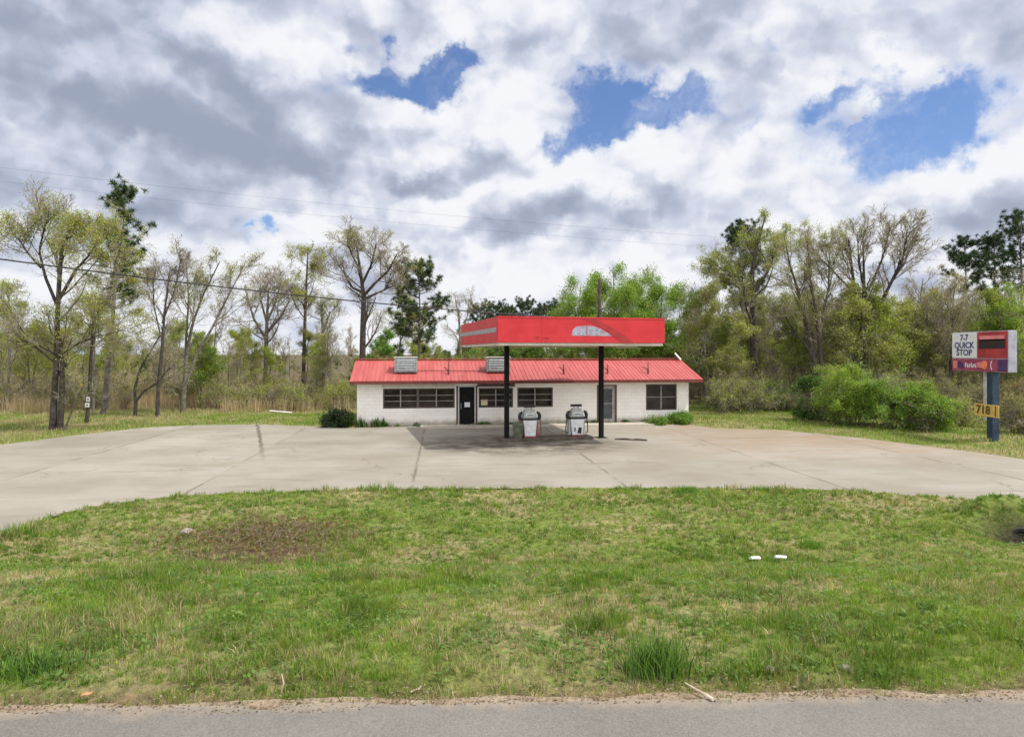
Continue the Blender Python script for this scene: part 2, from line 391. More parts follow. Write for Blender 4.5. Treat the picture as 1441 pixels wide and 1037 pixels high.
    def joint(co, period, off, wdt):
        a = g.math('PINGPONG', g.math('ADD', co, off), period / 2); return g.sstep(a, wdt, wdt * 0.3)
    jn = g.math('MAXIMUM', joint(rx, 6.4, 13.7 + 6.4 * 6, 0.07), joint(ry, 6.2, 0.9, 0.045))
    jn = g.math('MULTIPLY', jn, g.math('MULTIPLY', g.sstep(g.noise(v, 0.45, 4), 0.34, 0.62), 0.85))
    (jx0, jy0), (jx1, jy1) = hit(362, 597), hit(378, 690); sl_ = (jx1 - jx0) / (jy1 - jy0)
    dj = g.math('ABSOLUTE', g.math('SUBTRACT', g.math('SUBTRACT', g.math('ADD', x, g.math('MULTIPLY', g.math('SUBTRACT', g.noise(v, 0.9, 5, 0.7), 0.5), 0.5)), jx0), g.math('MULTIPLY', g.math('SUBTRACT', y, jy0), sl_)))
    jn = g.math('MAXIMUM', jn, g.math('MULTIPLY', g.sstep(dj, 0.13, 0.05), g.sstep(y, 23.0, 31.0)))
    # random cracks
    vo = g.n.new('ShaderNodeTexVoronoi'); vo.feature = 'DISTANCE_TO_EDGE'; vo.inputs['Scale'].default_value = 0.21
    g.l.new(g.vec('ADD', v, g.vec('SCALE', g.noise(v, 0.9, 6, 0.65, out='Color'), sc=1.7)), vo.inputs['Vector'])
    cr = g.math('MULTIPLY', g.sstep(vo.outputs[0], 0.008, 0.002), g.math('MULTIPLY', g.sstep(g.noise(v, 0.23, 3), 0.50, 0.58), 0.7))
    jn = g.math('MAXIMUM', jn, cr)
    c0 = g.mix(g.math('MULTIPLY', jn, 0.8), c0, (0.095, 0.08, 0.055))
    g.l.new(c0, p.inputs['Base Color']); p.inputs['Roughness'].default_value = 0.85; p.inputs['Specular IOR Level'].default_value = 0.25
    b = g.n.new('ShaderNodeBump'); b.inputs['Strength'].default_value = 0.25; b.inputs['Distance'].default_value = 0.02
    g.l.new(g.math('SUBTRACT', g.noise(v, 14, 8, 0.7), g.math('MULTIPLY', jn, 0.8)), b.inputs['Height']); g.l.new(b.outputs[0], p.inputs['Normal'])
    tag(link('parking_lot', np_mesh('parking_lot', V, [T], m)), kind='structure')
build_lot()

def build_road():
    xs = np.concatenate([np.linspace(-400, -20, 40)[:-1], np.arange(-20, 20.01, 0.08), np.linspace(20, 400, 40)[1:]])
    def strip(name, edge0, edge1, z, mat):
        e0 = edge0(xs); e1 = edge1(xs); n = len(xs)
        V = np.concatenate([np.column_stack([xs, e0, np.full(n, z)]), np.column_stack([xs, e1, np.full(n, z)])])
        i = np.arange(n - 1); q = np.stack([i, i + 1, i + n + 1, i + n], -1)
        tag(link(name, np_mesh(name, V, [q], mat)), kind='structure')
    mr = bpy.data.materials.new('asphalt'); mr.use_nodes = True; g = NG(mr.node_tree); p = g.n['Principled BSDF']
    tc = g.n.new('ShaderNodeTexCoord'); v = tc.outputs['Object']
    c = g.mix(g.sstep(g.noise(v, 0.8, 6, 0.6), 0.3, 0.7), (0.145, 0.132, 0.115), (0.180, 0.165, 0.146))
    vo = g.n.new('ShaderNodeTexVoronoi'); vo.inputs['Scale'].default_value = 95; g.l.new(v, vo.inputs['Vector'])
    bw = g.n.new('ShaderNodeRGBToBW'); g.l.new(vo.outputs['Color'], bw.inputs[0])
    c = g.mix(g.math('MULTIPLY', g.sstep(bw.outputs[0], 0.55, 0.85), 0.28), c, (0.27, 0.25, 0.225))
    c = g.mix(g.math('MULTIPLY', g.sstep(bw.outputs[0], 0.42, 0.2), 0.30), c, (0.07, 0.066, 0.062))
    yy = g.sep(v)[1]; 
    dust = g.math('MULTIPLY', g.sstep(g.math('ADD', g.math('SUBTRACT', yy, g.math('MULTIPLY', g.sep(v)[0], 0.03)), g.math('MULTIPLY', g.noise(v, 2.5, 6, 0.7), 0.5)), 5.08, 5.26), 0.6)
    c = g.mix(dust, c, (0.30, 0.24, 0.175))
    g.l.new(c, p.inputs['Base Color']); p.inputs['Roughness'].default_value = 0.9; p.inputs['Specular IOR Level'].default_value = 0.2
    b = g.n.new('ShaderNodeBump'); b.inputs['Strength'].default_value = 0.25; b.inputs['Distance'].default_value = 0.004
    g.l.new(vo.outputs['Distance'], b.inputs['Height']); g.l.new(b.outputs[0], p.inputs['Normal'])
    strip('road', lambda x: np.full(len(x), -4.5), lambda x: road_edge(x) + (fbm(x * 2.2, x * 0, 2) - 0.5) * 0.12 + (fbm(x * 9, x * 0, 4, 2) - 0.5) * 0.05, ROADZ, mr)
    ms = pmat('sandy_shoulder', (0.24, 0.175, 0.115), (0.33, 0.265, 0.19), 3.0, 0.95, bump=0.6, bscale=60, spots=(14, (0.10, 0.075, 0.045), 0.48, 0.68, 0.85))
    strip('sandy_shoulder', lambda x: road_edge(x) - 0.3, lambda x: road_edge(x) + 0.10 + (fbm(x * 1.5, x * 0, 8) - 0.5) * 0.2, ROADZ - 0.012, ms)
build_road()

# ------------------------------------------------------------------ grass (nobody could count the blades)
GREEN = np.array([[0.155, 0.265, 0.030], [0.225, 0.315, 0.046], [0.105, 0.205, 0.028], [0.275, 0.305, 0.068], [0.47, 0.405, 0.235], [0.36, 0.30, 0.15]])
def blades(x, y, h, w, color, rng, lean=0.55, zfun=zground, la=None):
    n = len(x); z = zfun(x, y) - 0.01
    yaw = rng.uniform(0, 2 * np.pi, n); la = rng.uniform(0, 2 * np.pi, n) if la is None else la; l = rng.uniform(0.1, 1.0, n) * lean * h
    dx, dy = np.cos(yaw) * w / 2, np.sin(yaw) * w / 2; lx, ly = np.cos(la) * l, np.sin(la) * l
    hz = np.sqrt(np.maximum(h * h - l * l, (0.3 * h) ** 2))
    V = np.empty((n, 5, 3), np.float32)
    V[:, 0] = np.column_stack([x - dx, y - dy, z]); V[:, 1] = np.column_stack([x + dx, y + dy, z])
    V[:, 2] = np.column_stack([x - dx * .8 + lx * .32, y - dy * .8 + ly * .32, z + hz * .58]); V[:, 3] = np.column_stack([x + dx * .8 + lx * .32, y + dy * .8 + ly * .32, z + hz * .58])
    V[:, 4] = np.column_stack([x + lx, y + ly, z + hz])
    b = np.arange(n)[:, None] * 5
    T = np.concatenate([b + [0, 1, 3], b + [0, 3, 2], b + [2, 3, 4]])
    return V.reshape(-1, 3), T, np.repeat(color, 5, 0)
def grass_colors(x, y, rng, dry):
    n = len(x); pd = np.clip(dry, 0, 1)
    cl = sm(0.35, 0.65, fbm(x * 0.8, y * 0.8, 51)); r = rng.random(n)
    g = GREEN[2] * (1 - cl[:, None]) + GREEN[1] * cl[:, None]
    g = np.where((r < 0.4)[:, None], GREEN[0], g); g = np.where((r > 0.8)[:, None], GREEN[3], g)
    isd = rng.random(n) < pd
    g = np.where(isd[:, None], np.where((rng.random(n) < 0.6)[:, None], GREEN[4], GREEN[5]), g)
    return g * rng.uniform(0.72, 1.22, n)[:, None] * (0.62 + 0.76 * fbm(x * 2.6, y * 2.6, 57))[:, None]
BARE = [hit(375, 750) + (1.5, 0.8), hit(20, 800) + (1.3, 0.8)]
def build_verge_grass():
    rng = np.random.default_rng(4); VV = []; TT = []; CC = []; off = 0; K = 13
    for y0, y1, dens in ((4.9, 7.0, 390), (7.0, 9.5, 280), (9.5, 12.5, 190), (12.5, 15.5, 130), (15.5, 20.5, 95)):
        xm = min(y1 * 0.83 + 2.6, 15.5); n = int((y1 - y0) * 2 * xm * dens)
        x = rng.uniform(-xm, xm, n); y = rng.uniform(y0, y1, n)
        e = edge_dist(x, y, island); ins = inpoly(x, y, island)
        patch = fbm(x * 0.55, y * 0.8, 61); mid = fbm(x * 2.2, y * 2.2, 63); fine = fbm(x * 6, y * 6, 65)
        dry = sm(0.44, 0.70, patch * 0.5 + mid * 0.5) * 0.42 + 0.02 + 0.06 * sm(12, 16, y)
        keepp = (0.55 + 0.45 * sm(0.28, 0.58, fine)) * (1 - 0.30 * sm(0.52, 0.72, patch))
        for cx, cy, rx, ry in BARE:
            k = np.exp(-(((x - cx) / rx) ** 2 + ((y - cy + 0.5) / ry) ** 2)); keepp *= 1 - 0.85 * k; dry = np.clip(dry + 0.75 * k, 0, 1)
        k = np.exp(-(((x - 11.75) / 0.8) ** 2 + ((y - 15.0) / 0.75) ** 2)); keepp *= 1 - np.clip(1.6 * k, 0, 1)
        re = y - road_edge(x) - 0.0 - (fbm(x * 1.9, y * 0, 71) - 0.5) * 0.45
        keepp *= sm(-0.02, 0.24, re)
        keepp *= sm(-0.02, 0.12, e - 0.16 * (fbm(x * 3, y * 3, 91) - 0.4))
        ok = ins & (rng.random(n) < keepp) & (np.abs(x) < y * 0.80 + 2.6)
        x, y, dry, fine, e, mid = x[ok], y[ok], dry[ok], fine[ok], e[ok], mid[ok]; n = len(x)
        lush = sm(0.42, 0.72, fbm(x * 1.3, y * 1.3, 67))
        h = (0.046 + 0.052 * lush + 0.035 * fine) * rng.uniform(0.6, 1.45, n) * (1 + 0.4 * (rng.random(n) < 0.06))
        h *= 1 + 1.2 * sm(1.0, 0.1, e) * sm(0.45, 0.7, fbm(x * 1.1, y * 1.1, 68)) * (y > 9)
        col = grass_colors(x, y, rng, dry) * (1.04 - 0.16 * lush)[:, None]
        # every tuft: K blades spreading from its foot
        rep = np.repeat(np.arange(n), K); m = len(rep); la = rng.uniform(0, 2 * np.pi, m); rr = rng.random(m) ** 0.6 * (0.016 + 0.30 * h[rep])
        bx, by = x[rep] + np.cos(la) * rr, y[rep] + np.sin(la) * rr
        bh = h[rep] * rng.uniform(0.55, 1.25, m); w = 0.0056 * (1 + (y[rep] - 5) * 0.10) * rng.uniform(0.6, 1.4, m)
        c = col[rep] * rng.uniform(0.72, 1.28, m)[:, None]; dr = rng.random(m) < dry[rep] * 0.35; c = np.where(dr[:, None], GREEN[4] * rng.uniform(.6, 1.1, m)[:, None], c)
        V, T, C = blades(bx, by, bh, w, c, rng, 1.0, la=la + rng.normal(size=m) * 0.7)
        VV.append(V); TT.append(T + off); CC.append(C); off += len(V)
        # low broad-leaved weeds between the tufts
        n = int((y1 - y0) * 2 * xm * dens * 0.9); x = rng.uniform(-xm, xm, n); y = rng.uniform(y0 + .3, y1, n); e = edge_dist(x, y, island)
        ok = inpoly(x, y, island) & (e > .15) & (fbm(x * 1.7, y * 1.7, 101) > 0.53) & (np.abs(x) < y * 0.8 + 2.6) & (y > road_edge(x) + .3); x, y = x[ok], y[ok]; n = len(x)
        a = rng.uniform(0, 2 * np.pi, n); s = rng.uniform(0.012, 0.03, n) * (1 + (y - 5) * 0.05); tl = rng.uniform(0.0, 0.7, n); z = zground(x, y) + rng.uniform(0.02, 0.075, n)
        ca, sa = np.cos(a), np.sin(a); V = np.stack([np.column_stack([x - ca * s, y - sa * s, z - tl * s]), np.column_stack([x + sa * s * .6, y - ca * s * .6, z]), np.column_stack([x + ca * s, y + sa * s, z + tl * s]), np.column_stack([x - sa * s * .6, y + ca * s * .6, z])], 1).reshape(-1, 3)
        bq = np.arange(n)[:, None] * 4; T = np.concatenate([bq + [0, 1, 2], bq + [0, 2, 3]])
        C = np.array([[.085, .175, .035], [.13, .22, .05], [.17, .24, .06]])[rng.integers(0, 3, n)] * rng.uniform(.7, 1.2, n)[:, None]
        VV.append(V); TT.append(T + off); CC.append(np.repeat(C, 4, 0)); off += len(V)
    tag(link('verge_grass', np_mesh('verge_grass', np.concatenate(VV), [np.concatenate(TT)], M['grass'], col=np.concatenate(CC))), 'patchy green and straw grass on the roadside verge', 'grass', kind='stuff')
build_verge_grass()

def build_lawn_grass():
    rng = np.random.default_rng(8)
    n = 210000; x = rng.uniform(-36, 30, n); y = rng.uniform(24, 52, n)
    # behind the store nothing is seen
    e = edge_dist(x, y, lot_outer)
    bld = (x > -8.3) & (x < 10.2) & (y > 36.3)
    dry = np.where(x < 0, sm(0.4, 0.65, fbm(x * 0.5, y * 0.5, 41)) * 0.8 + sm(41, 46, y) * 0.5 + sm(-14, -20, x) * 0.35, 0.15 + 0.5 * sm(0.45, 0.7, fbm(x * 0.5, y * .5, 43)))
    left_green = (x > -19) & (x < -8) & (y < 43); dry = np.where(left_green, dry * 0.25, dry)
    ok = ~inpoly(x, y, lot_outer) & ~bld & (np.abs(x) < y * 0.8 + 1) & (rng.random(n) < 0.3 + 0.7 * sm(0.3, 0.6, fbm(x * 1.5, y * 1.5, 47))) & ((x > 0) | (y < 50))
    x, y, dry, e = x[ok], y[ok], dry[ok], e[ok]; n = len(x)
    h = (0.07 + 0.16 * fbm(x * 0.8, y * 0.8, 48)) * rng.uniform(0.6, 1.4, n); w = rng.uniform(0.015, 0.03, n)
    V, T, C = blades(x, y, h, w, grass_colors(x, y, rng, dry), rng, 0.7)
    tag(link('lawn_grass', np_mesh('lawn_grass', V, [T], M['grass'], col=C)), 'short mixed grass round the far edges of the lot', 'grass', kind='stuff')
    # tall dead broomsedge between the trunks on the left, and by the sign
    n = 80000; x = rng.uniform(-46, -9.3, n); y = rng.uniform(41, 62, n)
    cl = fbm(x * 0.22, y * 0.22, 87)
    okk = (cl > 0.42) & (y > 41.0 + 8.0 * fbm(x * 0.5, x * 0, 88)) & (fbm(x * 0.8, y * 0.8, 93) > 0.40) & (rng.random(n) < 0.35 + 0.65 * fbm(x * 1.3, y * 1.3, 89))
    okk &= ~((x > -15) & (rng.random(n) < 0.45))
    x = x[okk]; y = y[okk]; n = len(x)
    h = (0.7 + 0.9 * fbm(x * 0.5, y * 0.5, 90)) * rng.uniform(0.5, 1.15, n); w = rng.uniform(0.012, 0.03, n)
    pal = np.array([[0.56, 0.43, 0.29], [0.64, 0.52, 0.38], [0.46, 0.33, 0.20], [0.36, 0.28, 0.16], [0.30, 0.31, 0.10]])
    C = pal[rng.choice(5, n, p=[.3, .25, .2, .15, .10])] * rng.uniform(0.7, 1.15, n)[:, None]
    V, T, C = blades(x, y, h, w, C, rng, 0.35)
    tag(link('tall_dry_grass', np_mesh('tall_dry_grass', V, [T], M['grass'], col=C)), 'tall tan dead grass standing between the trees', 'grass', kind='stuff')
build_lawn_grass()

# ------------------------------------------------------------------ paints and finishes
M['block_wall'] = None
def wallmat():
    m = bpy.data.materials.new('painted_block'); m.use_nodes = True; g = NG(m.node_tree); p = g.n['Principled BSDF']
    tc = g.n.new('ShaderNodeTexCoord'); v = tc.outputs['Object']; x, y, z = g.sep(v)
    bv = g.comb(g.math('ADD', x, y), z, 0.0)
    br = g.n.new('ShaderNodeTexBrick'); g.l.new(bv, br.inputs['Vector']); br.inputs['Scale'].default_value = 1.0
    br.inputs['Brick Width'].default_value = 0.40; br.inputs['Row Height'].default_value = 0.20; br.inputs['Mortar Size'].default_value = 0.008
    br.inputs['Color1'].default_value = (0.80, 0.775, 0.73, 1); br.inputs['Color2'].default_value = (0.84, 0.82, 0.785, 1); br.inputs['Mortar'].default_value = (0.70, 0.68, 0.64, 1)
    c = g.mix(g.math('MULTIPLY', g.sstep(g.noise(v, 1.1, 7, 0.6), 0.42, 0.72), 0.40), br.outputs[0], (0.68, 0.63, 0.55))
    st = g.vec('MULTIPLY', v, (5.0, 5.0, 0.5))
    c = g.mix(g.math('MULTIPLY', g.sstep(g.noise(st, 1.5, 6, 0.65), 0.55, 0.8), 0.3), c, (0.45, 0.40, 0.34))
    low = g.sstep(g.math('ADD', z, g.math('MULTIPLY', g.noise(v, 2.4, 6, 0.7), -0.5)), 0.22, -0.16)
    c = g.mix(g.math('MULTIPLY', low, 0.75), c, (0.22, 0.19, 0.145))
    g.l.new(c, p.inputs['Base Color']); p.inputs['Roughness'].default_value = 0.8; p.inputs['Specular IOR Level'].default_value = 0.2
    b = g.n.new('ShaderNodeBump'); b.inputs['Strength'].default_value = 0.4; b.inputs['Distance'].default_value = 0.012
    g.l.new(br.outputs['Fac'], b.inputs['Height']); b.invert = True; g.l.new(b.outputs[0], p.inputs['Normal'])
    return m
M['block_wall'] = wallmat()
def roofmat():
    m = bpy.data.materials.new('faded_red_metal'); m.use_nodes = True; g = NG(m.node_tree); p = g.n['Principled BSDF']
    tc = g.n.new('ShaderNodeTexCoord'); v = tc.outputs['Object']
    st = g.vec('MULTIPLY', v, (3.0, 0.35, 0.35))
    c = g.mix(g.sstep(g.noise(st, 1.4, 6, 0.6), 0.3, 0.7), (0.345, 0.066, 0.060), (0.425, 0.102, 0.092))
    c = g.mix(g.math('MULTIPLY', g.sstep(g.noise(v, 1.2, 8, 0.7), 0.58, 0.75), 0.55), c, (0.30, 0.10, 0.075))
    g.l.new(c, p.inputs['Base Color']); p.inputs['Roughness'].default_value = 0.5; p.inputs['Specular IOR Level'].default_value = 0.4
    return m
M['roof'] = roofmat()
M['fascia_dark'] = pmat('weathered_maroon_fascia', (0.10, 0.018, 0.014), (0.17, 0.035, 0.028), 3, 0.6)
M['eave_white'] = pmat('old_cream_trim', (0.48, 0.44, 0.37), (0.60, 0.57, 0.51), 3, 0.7)
M['frame_brown'] = pmat('dark_brown_frame', (0.055, 0.038, 0.032), (0.10, 0.07, 0.06), 6, 0.6)
M['mullion'] = pmat('dull_aluminium', (0.24, 0.215, 0.20), (0.36, 0.33, 0.31), 6, 0.5, metal=0.2)
M['alu'] = pmat('pale_aluminium', (0.40, 0.39, 0.375), (0.54, 0.53, 0.51), 5, 0.45, metal=0.3)
def glassmat(name, c1, c2, rough=0.06):
    m = pmat(name, c1, c2, 1.2, rough, spec=0.35); return m
M['glass'] = glassmat('dark_window_glass', (0.010, 0.009, 0.010), (0.040, 0.030, 0.028))
M['glass_grey'] = glassmat('grey_door_glass', (0.045, 0.055, 0.06), (0.085, 0.10, 0.105))
M['black_door'] = pmat('black_door', (0.004, 0.004, 0.005), (0.010, 0.010, 0.011), 5, 0.6, spec=0.15)
M['paper'] = pmat('white_paper', (0.62, 0.65, 0.70), (0.74, 0.76, 0.80), 8, 0.8)
M['paper_tan'] = pmat('tan_paper', (0.55, 0.44, 0.30), (0.66, 0.56, 0.42), 8, 0.8)
M['soffit'] = pmat('cream_soffit', (0.50, 0.44, 0.36), (0.60, 0.55, 0.46), 2, 0.7)
M['slab'] = pmat('pale_concrete', (0.36, 0.32, 0.26), (0.44, 0.40, 0.34), 3, 0.85, bump=0.3, bscale=30)
M['black_paint'] = pmat('black_paint', (0.005, 0.005, 0.006), (0.012, 0.011, 0.011), 4, 0.7, bump=0.1, spec=0.15)
def fasciamat():
    m = bpy.data.materials.new('red_canopy_panel'); m.use_nodes = True; g = NG(m.node_tree); p = g.n['Principled BSDF']
    tc = g.n.new('ShaderNodeTexCoord'); v = tc.outputs['Object']
    c = g.mix(g.sstep(g.noise(v, 0.9, 6, 0.65), 0.32, 0.7), (0.48, 0.018, 0.026), (0.58, 0.032, 0.040))
    st = g.vec('MULTIPLY', v, (0.6, 0.6, 5.0))
    c = g.mix(g.math('MULTIPLY', g.sstep(g.noise(st, 1.3, 6, 0.6), 0.52, 0.75), 0.4), c, (0.64, 0.075, 0.075))
    c = g.mix(g.math('MULTIPLY', g.sstep(g.noise(v, 3.2, 8, 0.7), 0.62, 0.78), 0.5), c, (0.36, 0.03, 0.03))
    g.l.new(c, p.inputs['Base Color']); p.inputs['Roughness'].default_value = 0.42; p.inputs['Specular IOR Level'].default_value = 0.4
    return m
M['red_panel'] = fasciamat()
M['maroon'] = pmat('dark_maroon_band', (0.30, 0.012, 0.016), (0.38, 0.018, 0.025), 3, 0.45)
M['grey_stripe'] = pmat('grey_stripe', (0.26, 0.25, 0.27), (0.36, 0.35, 0.37), 4, 0.5)
M['pale_emblem'] = pmat('worn_pale_decal', (0.24, 0.20, 0.25), (0.37, 0.34, 0.40), 5, 0.55, spots=(3.0, (0.46, 0.10, 0.12), 0.5, 0.7, 0.6))
M['blue_mark'] = pmat('faded_blue_mark', (0.26, 0.30, 0.44), (0.40, 0.43, 0.52), 9, 0.6)
M['white_paint'] = pmat('dirty_white_enamel', (0.60, 0.60, 0.62), (0.76, 0.77, 0.79), 5, 0.4, spots=(6, (0.38, 0.35, 0.31), 0.58, 0.8, 0.5))
M['grey_enamel'] = pmat('grey_enamel', (0.34, 0.35, 0.33), (0.50, 0.51, 0.49), 5, 0.5, spots=(9, (0.12, 0.11, 0.10), 0.55, 0.75, 0.6))
M['rubber'] = pmat('black_rubber', (0.008, 0.008, 0.009), (0.018, 0.018, 0.019), 6, 0.55)
M['red_dark'] = pmat('dull_red_enamel', (0.22, 0.045, 0.04), (0.32, 0.08, 0.07), 5, 0.6)
M['curb'] = pmat('stained_curb', (0.055, 0.042, 0.033), (0.13, 0.10, 0.078), 4, 0.85, bump=0.3)
M['olive_bin'] = pmat('weathered_green_plastic', (0.055, 0.07, 0.04), (0.13, 0.15, 0.095), 5, 0.6)
M['cooler'] = pmat('galvanised_sheet', (0.22, 0.25, 0.25), (0.38, 0.42, 0.42), 5, 0.5, metal=0.15, spots=(5, (0.24, 0.20, 0.15), 0.55, 0.75, 0.6))
M['louver_dark'] = pmat('louver_shadow_gap', (0.08, 0.085, 0.09), (0.14, 0.15, 0.16), 6, 0.7)
M['rust'] = pmat('rusty_pipe', (0.10, 0.030, 0.022), (0.20, 0.070, 0.045), 9, 0.8)
M['pole_wood'] = pmat('utility_pole_wood', (0.045, 0.036, 0.03), (0.10, 0.08, 0.065), 5, 0.9, bump=0.4)
M['cable'] = pmat('black_cable', (0.012, 0.012, 0.014), (0.03, 0.03, 0.032), 4, 0.6)
M['sign_blue'] = pmat('dark_blue_steel', (0.008, 0.022, 0.055), (0.022, 0.05, 0.085), 3, 0.5, spots=(4, (0.13, 0.16, 0.19), 0.55, 0.75, 0.5))
M['sign_white'] = pmat('dirty_white_face', (0.66, 0.66, 0.66), (0.78, 0.78, 0.77), 3, 0.5, spots=(3, (0.42, 0.39, 0.34), 0.48, 0.75, 0.6))
M['sign_red'] = pmat('faded_red_face', (0.30, 0.02, 0.028), (0.44, 0.045, 0.045), 2.5, 0.5, spots=(4, (0.20, 0.03, 0.03), 0.5, 0.72, 0.6))
M['sign_pink'] = pmat('bleached_red_strip', (0.62, 0.16, 0.17), (0.72, 0.24, 0.24), 4, 0.5)
M['sign_black'] = pmat('black_sign_face', (0.008, 0.006, 0.007), (0.03, 0.012, 0.012), 3, 0.5)
M['sign_plum'] = pmat('plum_face', (0.24, 0.03, 0.075), (0.34, 0.06, 0.12), 3, 0.5)
M['sign_purple'] = pmat('dark_purple_ink', (0.045, 0.018, 0.09), (0.075, 0.04, 0.14), 5, 0.5)
M['sign_orange'] = pmat('orange_ink', (0.80, 0.18, 0.06), (0.88, 0.30, 0.14), 6, 0.5)
M['sign_yellow'] = pmat('yellow_board', (0.52, 0.34, 0.07), (0.66, 0.47, 0.14), 5, 0.6, spots=(6, (0.30, 0.20, 0.08), 0.52, 0.75, 0.5))
M['sign_cab'] = pmat('grey_lilac_cabinet', (0.30, 0.30, 0.36), (0.40, 0.40, 0.46), 3, 0.5)
M['ink_blue'] = pmat('navy_ink', (0.018, 0.035, 0.13), (0.045, 0.07, 0.19), 8, 0.6)
M['ink_brown'] = pmat('dark_brown_ink', (0.05, 0.03, 0.008), (0.10, 0.055, 0.012), 8, 0.6)
M['rock'] = pmat('pale_rock', (0.15, 0.125, 0.10), (0.33, 0.29, 0.245), 11, 0.9, bump=0.9, bscale=35)
M['litter_white'] = pmat('white_litter', (0.70, 0.70, 0.70), (0.82, 0.82, 0.81), 6, 0.5)
M['stick'] = pmat('bleached_stick', (0.36, 0.26, 0.17), (0.60, 0.50, 0.38), 8, 0.9)
M['dead_leaf'] = pmat('orange_dead_leaf', (0.42, 0.17, 0.08), (0.52, 0.26, 0.14), 8, 0.8)
M['pipe_dark'] = pmat('dark_culvert', (0.02, 0.018, 0.016), (0.05, 0.045, 0.04), 5, 0.8)
M['board_grey'] = pmat('grey_board', (0.50, 0.49, 0.47), (0.62, 0.61, 0.58), 4, 0.8)

def text_mesh(body, size, depth=0.006, sx=1.0):
    cu = bpy.data.curves.new('lettering', 'FONT'); cu.body = body; cu.size = size; cu.extrude = depth; cu.align_x = 'CENTER'; cu.align_y = 'CENTER'; cu.resolution_u = 3; cu.offset = size * 0.022
    o = bpy.data.objects.new('lettering', cu); COL.objects.link(o)
    dg = bpy.context.evaluated_depsgraph_get(); me = bpy.data.meshes.new_from_object(o.evaluated_get(dg))
    bpy.data.objects.remove(o); bpy.data.curves.remove(cu)
    me.transform(Matrix.Diagonal((sx, 1, 1, 1))); me.materials.clear(); return me

